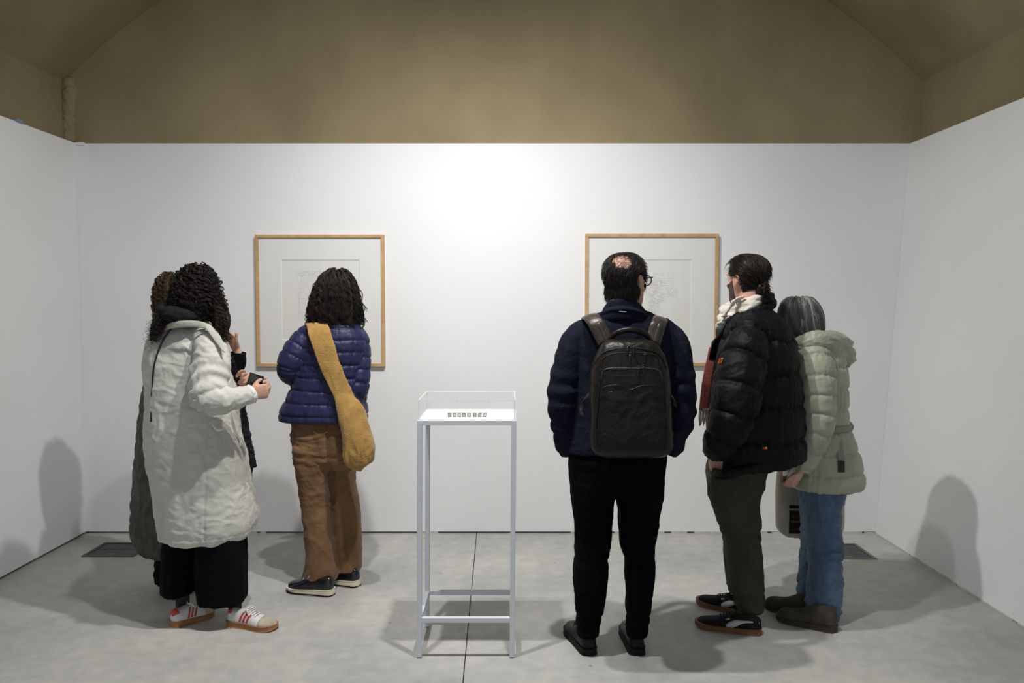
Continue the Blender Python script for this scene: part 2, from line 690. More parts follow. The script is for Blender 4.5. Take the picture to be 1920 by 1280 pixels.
# ------------------------------------------------------------------ hair
def strands_obj(name, pts, rad, material, parent, tone=None, taper=True):
    """pts (n, k, 3): many thin three-sided strands in one mesh"""
    n, k, _ = pts.shape
    t = np.gradient(pts, axis=1)
    t /= np.linalg.norm(t, axis=2, keepdims=True) + 1e-9
    ref = np.array([0.31, 0.87, 0.38])
    a = np.cross(t, ref)
    a /= np.linalg.norm(a, axis=2, keepdims=True) + 1e-9
    b = np.cross(t, a)
    w = np.linspace(1, 0.35, k) if taper else np.ones(k)
    rr = (np.asarray(rad).reshape(-1, 1) if np.ndim(rad) else np.full((n, 1), rad)) * w[None]
    V = np.empty((n, k, 3, 3))
    for j in range(3):
        an = 2 * math.pi * j / 3
        V[:, :, j] = pts + rr[:, :, None] * (a * math.cos(an) + b * math.sin(an))
    base = np.arange(n)[:, None, None] * (k * 3) + np.arange(k - 1)[None, :, None] * 3
    j = np.arange(3)[None, None, :]
    j2 = (j + 1) % 3
    Fc = np.stack([base + j, base + j2, base + 3 + j2, base + 3 + j], -1).reshape(-1, 4)
    me = bpy.data.meshes.new(name)
    nv = n * k * 3
    me.vertices.add(nv)
    me.vertices.foreach_set('co', V.reshape(-1))
    me.loops.add(len(Fc) * 4)
    me.loops.foreach_set('vertex_index', Fc.reshape(-1).astype(np.int32))
    me.polygons.add(len(Fc))
    me.polygons.foreach_set('loop_start', (np.arange(len(Fc)) * 4).astype(np.int32))
    me.update(calc_edges=True)
    me.validate()
    if tone is None:
        tone = RNG.random(n)
    at = me.attributes.new('tone', 'FLOAT', 'POINT')
    at.data.foreach_set('value', np.repeat(tone, k * 3).astype(np.float32))
    o = link_mesh(name, me, material, parent, True)
    o['kind'] = 'stuff'
    return o


def ring_sample(R, u, v):
    """bilinear lookup on rings; u in turns, v in 0..1"""
    m, n, _ = R.shape
    fu = (u % 1.0) * n
    i = np.floor(fu).astype(int) % n
    du = (fu - np.floor(fu))[..., None]
    fv = np.clip(v, 0, 1) * (m - 1)
    q = np.minimum(np.floor(fv).astype(int), m - 2)
    dv = (fv - q)[..., None]
    a = R[q, i] * (1 - du) + R[q, (i + 1) % n] * du
    b = R[q + 1, i] * (1 - du) + R[q + 1, (i + 1) % n] * du
    return a * (1 - dv) + b * dv


def hair_volume(parent, h, rows, material, n=900, k=22, curl=.006, period=.03, rad=.0011, ext=.04, drift=.03, off=(0, .008), disp=.006, face=True, start=(0.0, 0.5), tone_hi=0.5, lobes=(), ends_curl=0.0, clump=6, fly=.012):
    p = torso(rows, 40, 5, 0.95)
    g = [p.geo] + [q.geo for q in lobes]
    # scalp base
    o = unify('hair', g, .006, material, parent, 2, lambda V, N: disp * (ridged(V * np.array([38, 38, 16]) + 2.0) - .9) - .004)
    me = o.data
    at = me.attributes.new('tone', 'FLOAT', 'POINT')
    nv = len(me.vertices)
    co = np.empty(nv * 3)
    me.vertices.foreach_get('co', co)
    at.data.foreach_set('value', (0.15 + 0.15 * pn(co.reshape(-1, 3) * 30)).astype(np.float32))
    if face:
        import bmesh
        bm = bmesh.new()
        bm.from_mesh(me)
        L = h.l(np.array([f.calc_center_median() for f in bm.faces]))
        kill = (L[:, 1] > .035) & (np.abs(L[:, 0]) < .066) & (L[:, 2] < .066)
        fl = [f for f, q in zip(bm.faces, kill) if q]
        bmesh.ops.delete(bm, geom=fl, context='FACES')
        bm.to_mesh(me)
        bm.free()
    nc = max(1, n // clump)
    n = nc * clump
    rep = lambda q: np.repeat(q, clump)
    u = rep(RNG.random(nc)) + RNG.normal(size=n) * .006 * (clump > 1)
    v0 = rep(start[0] + (start[1] - start[0]) * RNG.random(nc) ** 1.4)
    t = np.linspace(0, 1, k)
    ln = rep(0.62 + 0.38 * RNG.random(nc) ** .6) * (1 - .06 * RNG.random(n))
    vv = v0[:, None] + (1.0 - v0[:, None]) * t[None] * ln[:, None]
    hang = rep(np.where(RNG.random(nc) < .5, RNG.random(nc) * ext, 0))
    uu = u[:, None] + drift * np.sin(t[None] * 5 + rep(RNG.random(nc))[:, None] * 6.3)
    pos = ring_sample(p.R, uu, vv)
    zc = np.interp(-pos[..., 2], -p.c[:, 2], np.arange(len(p.c)))
    ctr = p.c[np.clip(zc.astype(int), 0, len(p.c) - 1)]
    out = np.where((pos[..., 2:3] > h.c[2] + .03), pos - (h.c + np.array([0, 0, .03])), pos - ctr)
    out /= np.linalg.norm(out, axis=2, keepdims=True) + 1e-9
    seg = np.linalg.norm(np.diff(pos, axis=1), axis=2)
    s = np.concatenate([np.zeros((n, 1)), np.cumsum(seg, 1)], 1)
    pos[..., 2] -= hang[:, None] * np.maximum(0, t[None] - .6) / .4
    ph = rep(RNG.random(nc))[:, None] * 6.28 + RNG.normal(size=(n, 1)) * .35 + s / period * 6.28 * rep(.55 + 1.0 * RNG.random(nc))[:, None]
    cr = curl * rep(0.5 + RNG.random(nc))[:, None] * (1 + ends_curl * t[None] ** 3)
    tn = np.gradient(pos, axis=1)
    tn /= np.linalg.norm(tn, axis=2, keepdims=True) + 1e-9
    tg = np.cross(out, tn)
    of = rep(off[0] + (off[1] - off[0]) * RNG.random(nc)) + RNG.normal(size=n) * .0012
    of = of[:, None] + rep(np.where(RNG.random(nc) < .25, RNG.random(nc) * fly, 0))[:, None] * t[None] ** 2
    pos = pos + out * (of + cr * np.cos(ph))[..., None] + tg * (cr * np.sin(ph) + RNG.normal(size=(n, 1)) * .0015)[..., None]
    tone = np.clip(rep(RNG.random(nc)) * .75 + .25 * RNG.random(n), 0, 1) ** (1 / max(tone_hi, .05))
    keepm = np.ones(n, bool)
    if face:
        L = h.l(pos.reshape(-1, 3)).reshape(pos.shape)
        bad = ((L[..., 1] > .04) & (np.abs(L[..., 0]) < .06) & (L[..., 2] < .062) & (L[..., 2] > -.14)).any(1)
        keepm = ~bad
    pos, tone = pos[keepm], tone[keepm]
    strands_obj('strand_layer', pos, rad * (0.7 + 0.6 * RNG.random(len(pos))), material, o, tone)
    return o


def lock_strands(parent, path, n, spread, curl, period, rad, material, k=40, name='curl_lock'):
    """a hanging bunch of curls along a path of world points"""
    A = crom(np.array(path), 12)
    t = np.linspace(0, 1, k)
    idx = t * (len(A) - 1)
    base = np.stack([np.interp(idx, np.arange(len(A)), A[:, j]) for j in range(3)], 1)
    off = RNG.normal(size=(n, 3)) * spread
    ln = 0.7 + 0.3 * RNG.random(n)
    pts = np.empty((n, k, 3))
    for i in range(n):
        q = t * ln[i]
        b = np.stack([np.interp(q * (len(A) - 1), np.arange(len(A)), A[:, j]) for j in range(3)], 1)
        ph = RNG.random() * 6.28 + q * np.linalg.norm(np.diff(A, axis=0), axis=1).sum() / period * 6.28
        cr = curl * (0.6 + 0.8 * RNG.random())
        pts[i] = b + off[i] * (0.5 + q[:, None] * 0.8) + np.stack([cr * np.cos(ph), cr * np.sin(ph), 0.3 * cr * np.sin(ph * .5)], 1)
    return strands_obj(name, pts, rad * (0.7 + 0.6 * RNG.random(n)), material, parent)


# ------------------------------------------------------------------ shoes
class ShoeShape:
    """upper surface S(s, t): s heel 0 -> toe 1, t 0..1 over the section from one side to the other"""

    def __init__(s, heel, toe, prof, sole_h, width=1.0, length=None, sole_grow=.004):
        heel, toe = np.asarray(heel, float), np.asarray(toe, float)
        d = toe - heel
        d[2] = 0
        s.len = np.linalg.norm(d) if length is None else length
        s.d = d / np.linalg.norm(d)
        s.r = np.array([s.d[1], -s.d[0], 0])
        s.o = heel
        s.sh = sole_h
        s.pr = crom(np.array(prof), 6)
        s.wd = width
        s.sg = sole_grow

    def prm(s, q):
        return [np.interp(q, s.pr[:, 0], s.pr[:, j]) for j in range(1, 4)]   # half width, height, lateral offset

    def S(s, q, t, grow=0.0):
        w, hgt, lat = s.prm(q)
        a = math.pi * (1 - t)
        x = (w * s.wd + grow) * spow(np.cos(a), 0.75) + lat
        z = s.sh * .6 + (hgt + grow) * spow(np.sin(a), 0.7)
        return s.o + s.d * q * s.len + s.r * x + np.array([0, 0, 1.0]) * z

    def upper(s, n=20, m=30):
        R = np.array([[s.S(q, t) for t in np.linspace(0, 1, n)] for q in np.linspace(0.0, 1.0, m)])
        return rings_to_geo(R)

    def sole(s, m=30, wedge=0.0):
        qs = np.linspace(0, 1, m)
        pts = []
        for q in qs:
            w, hgt, lat = s.prm(q)
            pts.append((q, -(w * s.wd + s.sg) + lat))
        for q in qs[::-1]:
            w, hgt, lat = s.prm(q)
            pts.append((q, (w * s.wd + s.sg) + lat))
        R = []
        for lv, gz in ((0.0, -.003), (0.15, 0.0), (0.85, 0.0), (1.0, -.002)):
            ring = []
            for q, x in pts:
                qq = -0.012 + q * 1.03
                rock = 0.010 * max(0, (qq - .75) / .25) ** 2 * (1 - lv * 0.4) * s.len / .27
                hh = s.sh * (1 + wedge * (0.5 - q))
                ring.append(s.o + s.d * qq * s.len + s.r * (x + math.copysign(gz, x)) + np.array([0, 0, 1.0]) * (lv * hh + rock))
            R.append(ring)
        return rings_to_geo(np.array(R))

    def decal(s, a, b, wa, wb=None, lift=.0016, seg=8):
        """strip from (s,t) a to b, widths in s units, lying proud on the upper"""
        wb = wa if wb is None else wb
        top, bot = [], []
        for k in np.linspace(0, 1, seg):
            q, t = a[0] + (b[0] - a[0]) * k, a[1] + (b[1] - a[1]) * k
            w = wa + (wb - wa) * k
            top.append([s.S(q - w, t, lift), s.S(q + w, t, lift)])
            bot.append([s.S(q + w, t, -.001), s.S(q - w, t, -.001)])
        R = np.array([np.concatenate([tp, bt]) for tp, bt in zip(top, bot)])
        return rings_to_geo(R)

    def patch(s, q0, q1, t0, t1, lift=.0014, nq=8, nt=8):
        R = np.array([[s.S(q, t, lift) for t in np.linspace(t0, t1, nt)] + [s.S(q, t, -.002) for t in np.linspace(t1, t0, nt)] for q in np.linspace(q0, q1, nq)])
        return rings_to_geo(R)


#        s, half width, height, lateral
SNEAK = [(0, .010, .050, 0), (.03, .026, .060, 0), (.10, .032, .066, 0), (.22, .034, .064, 0), (.36, .035, .068, 0), (.48, .038, .062, 0),
         (.62, .043, .047, .002), (.75, .045, .036, .003), (.86, .041, .031, .003), (.94, .030, .026, .002), (.985, .015, .017, .001), (1.0, .006, .010, 0)]
BOOT = [(0, .010, .075, 0), (.03, .027, .085, 0), (.10, .034, .095, 0), (.22, .036, .098, 0), (.36, .037, .095, 0), (.48, .039, .075, 0),
        (.62, .044, .055, .002), (.75, .047, .046, .003), (.86, .044, .043, .003), (.94, .034, .037, .002), (.985, .019, .026, .001), (1.0, .008, .014, 0)]


def make_shoe(parent, heel, toe, prof, sole_h, m_up, m_sole, width=1.0, wedge=0.0, name='shoe', sole_grow=.004, laces=None, lace_n=5, lace_q=(.40, .62), lace_r=.0022):
    sh = ShoeShape(heel, toe, prof, sole_h, width, None, sole_grow)
    V, Fc = sh.upper()
    o = mesh_obj(name, V, Fc, m_up, parent, True)
    V, Fc = sh.sole(30, wedge)
    mesh_obj('sole', V, Fc, m_sole, o, False)
    if laces is not None:
        g = []
        for i in range(lace_n):
            q = lace_q[0] + (lace_q[1] - lace_q[0]) * i / (lace_n - 1)
            g.append(tube([sh.S(q, .36, .002), sh.S(q + .008, .43, .005), sh.S(q + .012, .5, .006), sh.S(q + .008, .57, .005), sh.S(q, .64, .002)], lace_r, 6, 3))
        q = lace_q[0]
        for sg in (-1, 1):
            g.append(tube([sh.S(q, .5, .006), sh.S(q + .03, .5 + sg * .10, .016), sh.S(q + .07, .5 + sg * .17, .010), sh.S(q + .03, .5 + sg * .05, .007)], lace_r, 6, 4))
            g.append(tube([sh.S(q, .5, .006), sh.S(q + .05, .5 + sg * .14, .010), sh.S(q + .10, .5 + sg * .24, .006)], lace_r, 6, 4))
        V, Fc = merge(g)
        mesh_obj('laces', V, Fc, laces, o, True)
    return o, sh

# ------------------------------------------------------------------ room
YB = 5.31                     # face of the white back panel
ZT = 2.605                    # top of the white panels
XL, XRB, XRT = -2.875, 2.455, 2.625
YR = -1.6                     # open end of the bay, behind the camera

WHITE = mat('white_paint', (0.80, 0.805, 0.81), 0.75, (0.83, 0.833, 0.838), 1.3, 0.05, 90)
M_BROWN = mat('olive_plaster', (0.225, 0.182, 0.104), 0.9, (0.32, 0.26, 0.150), 1.6, 0.25, 25, stretch=(1, 1, 0.7), detail=9, lo=.3, hi=.72)
DARK = mat('dark_gap', (0.012, 0.011, 0.010), 0.9)


def concrete():
    m = mat('concrete', (0.345, 0.35, 0.345), 0.5, (0.57, 0.56, 0.52), 1.0, 0.10, 45, detail=8, lo=.30, hi=.70)
    nt = m.node_tree
    b = nt.nodes['Principled BSDF']
    base = b.inputs['Base Color'].links[0].from_socket
    tc = [n for n in nt.nodes if n.type == 'TEX_COORD'][0]
    # second, finer mottling and scuffs
    n2 = nt.nodes.new('ShaderNodeTexNoise')
    n2.inputs['Scale'].default_value = 14
    n2.inputs['Detail'].default_value = 8
    n2.inputs['Distortion'].default_value = 0.3
    nt.links.new(tc.outputs['Object'], n2.inputs['Vector'])
    r2 = nt.nodes.new('ShaderNodeValToRGB')
    r2.color_ramp.elements[0].position = .3
    r2.color_ramp.elements[0].color = (.88, .88, .88, 1)
    r2.color_ramp.elements[1].position = .7
    r2.color_ramp.elements[1].color = (1.07, 1.065, 1.05, 1)
    nt.links.new(n2.outputs['Fac'], r2.inputs[0])
    mx = nt.nodes.new('ShaderNodeMix')
    mx.data_type = 'RGBA'
    mx.blend_type = 'MULTIPLY'
    mx.inputs[0].default_value = 1.0
    nt.links.new(base, mx.inputs[6])
    nt.links.new(r2.outputs[0], mx.inputs[7])
    # small dark pits
    v = nt.nodes.new('ShaderNodeTexVoronoi')
    v.inputs['Scale'].default_value = 3.3
    nt.links.new(tc.outputs['Object'], v.inputs['Vector'])
    r3 = nt.nodes.new('ShaderNodeValToRGB')
    r3.color_ramp.elements[0].position = .018
    r3.color_ramp.elements[0].color = (.55, .53, .5, 1)
    r3.color_ramp.elements[1].position = .04
    r3.color_ramp.elements[1].color = (1, 1, 1, 1)
    nt.links.new(v.outputs['Distance'], r3.inputs[0])
    mx2 = nt.nodes.new('ShaderNodeMix')
    mx2.data_type = 'RGBA'
    mx2.blend_type = 'MULTIPLY'
    mx2.inputs[0].default_value = 1.0
    nt.links.new(mx.outputs[2], mx2.inputs[6])
    nt.links.new(r3.outputs[0], mx2.inputs[7])
    nt.links.new(mx2.outputs[2], b.inputs['Base Color'])
    return m


CONC = concrete()
fl = mesh_obj('floor', *box_geo(-3.6, 3.4, YR, 6.0, -.10, -.012), DARK)
tag(fl, kind='structure')
j0, j1 = GP(893, 1008), GP(868, 1280)
sl = (j1[0] - j0[0]) / (j1[1] - j0[1])


def jx(y):
    return j0[0] + sl * (y - j0[1])


for sd in (-1, 1):
    xs = (-3.6, None) if sd < 0 else (None, 3.4)
    a0, a1 = jx(YR) + sd * .0022, jx(6.0) + sd * .0022
    e = -3.6 if sd < 0 else 3.4
    top = [(e, YR, 0), (a0, YR, 0), (a1, 6.0, 0), (e, 6.0, 0)]
    if sd > 0:
        top = [(a0, YR, 0), (e, YR, 0), (e, 6.0, 0), (a1, 6.0, 0)]
    V = [(x, y, -.012) for x, y, z in top] + top
    mesh_obj('slab', V, [(0, 3, 2, 1), (4, 5, 6, 7), (0, 1, 5, 4), (1, 2, 6, 5), (2, 3, 7, 6), (3, 0, 4, 7)], CONC, fl)


def wall_geo(x0b, x1b, x0t, x1t, y0, y1, z0, z1):
    V = [(x0b, y0, z0), (x1b, y0, z0), (x1b, y1, z0), (x0b, y1, z0), (x0t, y0, z1), (x1t, y0, z1), (x1t, y1, z1), (x0t, y1, z1)]
    return V, [(0, 3, 2, 1), (4, 5, 6, 7), (0, 1, 5, 4), (1, 2, 6, 5), (2, 3, 7, 6), (3, 0, 4, 7)]


GAP = .014
tag(mesh_obj('wall_back', *wall_geo(XL - .1, XRB + .1, XL - .1, XRT + .1, YB, YB + .09, GAP, ZT), WHITE), kind='structure')
tag(mesh_obj('wall_left', *wall_geo(XL - .09, XL, XL - .09, XL, YR, YB - .001, GAP, ZT), WHITE), kind='structure')
# the right-hand panel leans outwards a little
tag(mesh_obj('wall_right', *wall_geo(XRB, XRB + .1, XRT, XRT + .1, YR, YB - .001, .004, ZT), WHITE), kind='structure')
# broken filler along the foot of the panels (right part of the back wall, right wall)
CAULK = mat('filler', (0.62, 0.60, 0.56), 0.85, (0.48, 0.45, 0.40), 30)


rr = random.Random(5)
g = []
x = P(1070, 1000, YB)[0]
while x < XRB - .02:
    L = rr.uniform(.10, .35)
    g.append(box_geo(x, min(x + L, XRB), YB - .003, YB + .02, 0, .011 + rr.uniform(0, .003)))
    x += L + rr.uniform(.008, .05)
for a, b in ((-1.86, -1.72), (-1.70, -1.66), (-.62, -.50)):
    g.append(box_geo(a, b, YB - .003, YB + .02, 0, .012))
tag(mesh_obj('trim_1', *merge(g), CAULK), kind='structure')
g = []
y = YB - .02
while y > 2.4:
    L = rr.uniform(.12, .5)
    g.append(box_geo(XRB - .006, XRB + .01, y - L, y, 0, .007 + rr.uniform(0, .002)))
    y -= L + rr.uniform(.006, .05)
tag(mesh_obj('trim_2', *merge(g), CAULK), kind='structure')
# painted battens / tape remnants on top of the panels
tag(mesh_obj('trim_3', *box_geo(XL + .0, XL + .055, YB - .012, YB + .01, ZT - .012, ZT + .005), WHITE), kind='structure')
BLUEP = mat('blue_grey_paint', (0.22, 0.27, 0.36), 0.8)
pb = P(43, 233, 4.70)
g = [box_geo(XL - .02, XL + .004, pb[1] - .03, pb[1] + .03, ZT - .004, ZT + .018)]
tag(mesh_obj('trim_4', *merge(g), BLUEP), kind='structure')

# plaster walls above the panels and the barrel vault
VCX, VR, VZS = -.12, 4.0, 3.01
VH = VR * math.sin(math.radians(45))
VZC = VZS - VR * math.cos(math.radians(45))
n = 40
arc = [(VCX + VR * math.sin(a), VZC + VR * math.cos(a)) for a in np.linspace(math.radians(-45), math.radians(45), n + 1)]
YU = YB + .012
# end wall (lunette)
poly = [(VCX - VH - .0, ZT - .3)] + arc + [(VCX + VH + .0, ZT - .3)]
V, Fc = [], []
for yy in (YU, YU + .25):
    V += [(x, yy, z) for x, z in poly]
k = len(poly)
Fc = [tuple(range(k)), tuple(range(2 * k - 1, k - 1, -1))] + [(i, (i + 1) % k + 0, (i + 1) % k + k, i + k) for i in range(k)]
tag(mesh_obj('wall_upper_back', V, Fc, M_BROWN), kind='structure')
# side walls above the panels
for nm, xx, s in (('wall_upper_left', VCX - VH, -1), ('wall_upper_right', VCX + VH, 1)):
    tag(mesh_obj(nm, *box_geo(min(xx, xx + s * .25), max(xx, xx + s * .25), YR, YU + .2, 0.0 if s < 0 else 0.0, VZS), M_BROWN), kind='structure')
# vault
V, Fc = [], []
out = [(VCX + (VR + .2) * math.sin(a), VZC + (VR + .2) * math.cos(a)) for a in np.linspace(math.radians(-45), math.radians(45), n + 1)]
for yy in (YR, YU + .2):
    V += [(x, yy, z) for x, z in arc]
    V += [(x, yy, z) for x, z in out]
q = n + 1
for i in range(n):
    Fc.append((i, i + 1, 2 * q + i + 1, 2 * q + i))
    Fc.append((q + i + 1, q + i, 3 * q + i, 3 * q + i + 1))
    Fc.append((i + 1, i, q + i, q + i + 1))
    Fc.append((2 * q + i, 2 * q + i + 1, 3 * q + i + 1, 3 * q + i))
Fc.append((0, 2 * q, 3 * q, q))
Fc.append((n, q + n, 3 * q + n, 2 * q + n))
vault = mesh_obj('ceiling', V, Fc, M_BROWN, None, False)
tag(vault, kind='structure')
# rough plaster corner at the left springing
lp = P(141, 150, YB + .01)
rb = limb_w([(np.array([VCX - VH + .015, YU + .01, ZT - .02]), .040), (np.array([VCX - VH + .018, YU + .01, 2.8]), .043), (np.array([VCX - VH + .03, YU + .01, 2.95]), .055), (np.array([VCX - VH + .03, YU + .01, 3.03]), .035)], 14, 6)
o = unify('trim_5', [rb.geo], .012, M_BROWN, None, 2, lambda V, N: .010 * fbm(V * 18) + .008 * ridged(V * 40))
tag(o, kind='structure')

# ------------------------------------------------------------------ floor drains
IRON = mat('dark_iron', (0.045, 0.046, 0.050), 0.45, (0.09, 0.09, 0.095), 20, 0.2, 80, metal=0.6)
IRON2 = mat('iron_plate', (0.05, 0.051, 0.055), 0.5, (0.085, 0.085, 0.09), 12, 0.3, 60, metal=0.4)


def drain(x0, x1, y0, y1, label, frame_m):
    t = thing('floor_hatch', label, 'floor hatch', ((x0 + x1) / 2, (y0 + y1) / 2, 0), 'sunken iron floor hatches by the back wall')
    w = .022
    g = [box_geo(x0, x1, y0, y0 + w, -.005, .005), box_geo(x0, x1, y1 - w, y1, -.005, .005), box_geo(x0, x0 + w, y0 + w, y1 - w, -.005, .005), box_geo(x1 - w, x1, y0 + w, y1 - w, -.005, .005)]
    mesh_obj('rim', *merge(g), frame_m, t)
    mid = (y0 + y1) / 2
    mesh_obj('cover_plate', *box_geo(x0 + w + .003, x1 - w - .003, y0 + w + .003, mid - .002, -.004, .0025), IRON2, t)
    mesh_obj('cover_plate', *box_geo(x0 + w + .003, x1 - w - .003, mid + .002, y1 - w - .003, -.004, .0025), IRON2, t)
    g = [box_geo((x0 + x1) / 2 - .03, (x0 + x1) / 2 + .03, y0 + .035, y0 + .043, .0025, .005)]
    mesh_obj('lift_slot', *merge(g), mat('worn_steel', (.35, .35, .35), .4, metal=.7), t)


a, b = GP(152, 1043.5), GP(192, 1017.5)
drain(a[0], GP(250, 1044)[0], a[1], b[1], 'dark iron floor hatch beside the left wall and quilted coat', IRON)
a, b = GP(1645, 1048.5), GP(1601, 1019.5)
drain(a[0] - .33, a[0], a[1], b[1], 'dark iron floor hatch behind the blue jeans', mat('steel_rim', (.13, .13, .135), .4, metal=.7))

# ------------------------------------------------------------------ framed drawings
OAK = mat('oak_wood', (0.48, 0.30, 0.14), 0.55, (0.58, 0.38, 0.19), 9, 0.06, 70, stretch=(3, 3, 3), detail=6)
MATB = mat('mat_board', (0.77, 0.765, 0.74), 0.9)
PAPER = mat('drawing_paper', (0.74, 0.735, 0.70), 0.9)
INK = mat('pencil_grey', (0.30, 0.30, 0.29), 0.9)
GLAZE = clear_mat('picture_glass', (1, 1, 1), 0.02, 0.02)


def picture(x0, y0, x1, y1, label, wx0, wy0, wx1, wy1, style):
    D, fw = .034, .0205
    yf = YB - D
    a, b = P(x0, y0, yf), P(x1, y1, yf)
    X0, X1, Z1, Z0 = a[0], b[0], a[2], b[2]
    t = thing('framed_drawing', label, 'picture', ((X0 + X1) / 2, YB - .001, Z0), 'framed drawings on the back wall')
    for q in ((X0, X1, Z1 - fw, Z1), (X0, X1, Z0, Z0 + fw), (X0, X0 + fw, Z0 + fw, Z1 - fw), (X1 - fw, X1, Z0 + fw, Z1 - fw)):
        bevel(mesh_obj('frame_rail', *box_geo(q[0], q[1], yf, YB - .001, q[2], q[3]), OAK, t), .0015, 1)
    c, d = P(wx0, wy0, yf + .016), P(wx1, wy1, yf + .016)
    ym = yf + .014
    bv = .0042
    ex0, ex1, ez0, ez1 = c[0] - bv, d[0] + bv, d[2] - bv, c[2] + bv
    g = [box_geo(X0 + fw, ex0, ym, ym + .003, Z0 + fw, Z1 - fw), box_geo(ex1, X1 - fw, ym, ym + .003, Z0 + fw, Z1 - fw),
         box_geo(ex0, ex1, ym, ym + .003, ez1, Z1 - fw), box_geo(ex0, ex1, ym, ym + .003, Z0 + fw, ez0)]
    oc = [(ex0, ym, ez0), (ex1, ym, ez0), (ex1, ym, ez1), (ex0, ym, ez1)]
    ic = [(c[0], ym + .0042, d[2]), (d[0], ym + .0042, d[2]), (d[0], ym + .0042, c[2]), (c[0], ym + .0042, c[2])]
    bev = (np.array(oc + ic), [(i, (i + 1) % 4, (i + 1) % 4 + 4, i + 4) for i in range(4)])
    mesh_obj('mat_bevel', *bev, MATB, t)
    mesh_obj('mat_board', *merge(g), MATB, t)
    mesh_obj('paper', *box_geo(c[0] - .01, d[0] + .01, ym + .0042, ym + .006, d[2] - .01, c[2] + .01), PAPER, t)
    # faint pencil drawing on a square grid
    r = random.Random(11 + style)
    cx, cz, s = (c[0] + d[0]) / 2, (c[2] + d[2]) / 2, (d[0] - c[0])
    st = s / 54.0
    yy = ym + .0039
    g = []

    def dash(x, z, dx, dz, w=.0016):
        L = math.hypot(dx, dz)
        nx, nz = -dz / L * w / 2, dx / L * w / 2
        g.append((np.array([(x - nx, yy, z - nz), (x + dx - nx, yy, z + dz - nz), (x + dx + nx, yy, z + dz + nz), (x + nx, yy, z + nz)]), [(0, 1, 2, 3)]))
    if style == 0:
        # nested broken squares, a field of dashes above
        for bx, bz, nb in ((-17, -16, 10), (4, -16, 10), (-17, 3, 9), (5, 4, 9)):
            for kk in range(1, nb):
                for sx, sz, dx, dz in ((bx, bz - 0 + kk * 0, 1, 0),):
                    pass
                h0, h1 = kk, 2 * nb - kk
                if h1 <= h0:
                    continue
                for i in range(h0, h1):
                    if r.random() < .62:
                        dash(cx + (bx + i) * st, cz + (bz + h0) * st, st * .7, 0)
                    if r.random() < .62:
                        dash(cx + (bx + i) * st, cz + (bz + h1) * st, st * .7, 0)
                    if r.random() < .7:
                        dash(cx + (bx + h0) * st, cz + (bz + i) * st, 0, st * .7)
                    if r.random() < .7:
                        dash(cx + (bx + h1) * st, cz + (bz + i) * st, 0, st * .7)
        for i in range(-18, 19):
            for j in range(17, 21):
                if r.random() < .45:
                    dash(cx + i * st, cz + j * st, st * .55, st * r.choice((-.5, 0, .5)))
    else:
        # dotted grids, horizontals at the top, two falling diagonals
        for j in range(6):
            for i in range(-16, 17):
                if r.random() < .4:
                    dash(cx + i * st, cz + (18 - j * 1.6) * st, st * .8, 0)
        for ox, oz, w, hh in ((-8, 6, 16, 8), (-4, -2, 14, 8), (-2, -9, 8, 9), (10, 2, 8, 7)):
            for i in range(w):
                for j in range(hh):
                    if r.random() < .5:
                        dash(cx + (ox + i) * st, cz + (oz + j) * st, st * .6, 0)
                    if r.random() < .5:
                        dash(cx + (ox + i) * st, cz + (oz + j) * st, 0, st * .6)
        for k2 in range(60):
            u = k2 / 60.0
            if r.random() < .6:
                dash(cx + (-2 + 18 * u) * st, cz + (-6 - 14 * u) * st, st * .35, -st * .3)
            if r.random() < .5:
                dash(cx + (-14 + 20 * u) * st, cz + (14 - 16 * u) * st, st * .35, -st * .3)
    mesh_obj('pencil_drawing', *merge(g), INK, t)
    mesh_obj('glass', *box_geo(X0 + fw, X1 - fw, yf + .007, yf + .009, Z0 + fw, Z1 - fw), GLAZE, t)


picture(477.5, 439.5, 721.5, 687, 'oak framed faint grid drawing behind the woman in the blue jacket', 528, 488, 674, 636, 0)
picture(1098, 438, 1345, 686, 'oak framed faint grid drawing behind the man with the backpack', 1150, 487.5, 1294, 635.5, 1)

# ------------------------------------------------------------------ display stand, vitrine, miniature blocks
PAINT = mat('pale_grey_metal_paint', (0.66, 0.685, 0.73), 0.45, spec=0.5)
YF, YK = 3.415, 3.765
lg = .0215
xa, xb = P(782, 792, YF)[0], P(968, 792, YF)[0]
ztop = P(900, 788, YF)[2]
st = thing('display_stand', 'tall pale grey metal frame stand in the middle of the room', 'stand', ((xa + xb) / 2, (YF + YK) / 2, 0))
sx = -.008               # the legs splay a touch to the left at the foot


def leg_geo(x0, y0):
    V, f = box_geo(x0, x0 + lg, y0, y0 + lg, .004, ztop - lg)
    V[:4, 0] += sx
    return V, f


for lx in (xa, xb - lg):
    for ly in (YF, YK - lg):
        o = bevel(mesh_obj('leg', *leg_geo(lx, ly), PAINT, st), .0015, 1)
        V, f = rings_to_geo(np.array([[(lx + lg / 2 + sx + .008 * math.cos(a), ly + lg / 2 + .008 * math.sin(a), z) for a in np.linspace(0, 6.28, 12, endpoint=False)] for z in (0, .006)]))
        mesh_obj('levelling_foot', V, f, IRON, o)
for z0, nm in ((ztop - lg, 'top_rail'), (.158, 'lower_rail')):
    k = sx * (1 - z0 / ztop)
    for q in ((xa + lg + k, xb - lg + k, YF, YF + lg), (xa + lg + k, xb - lg + k, YK - lg, YK), (xa + k, xa + lg + k, YF + lg, YK - lg), (xb - lg + k, xb + k, YF + lg, YK - lg)) if nm == 'lower_rail' else ((xa, xb, YF, YF + lg), (xa, xb, YK - lg, YK), (xa, xa + lg, YF + lg, YK - lg), (xb - lg, xb, YF + lg, YK - lg)):
        bevel(mesh_obj(nm, *box_geo(q[0], q[1], q[2], q[3], z0, z0 + lg), PAINT, st), .0012, 1)
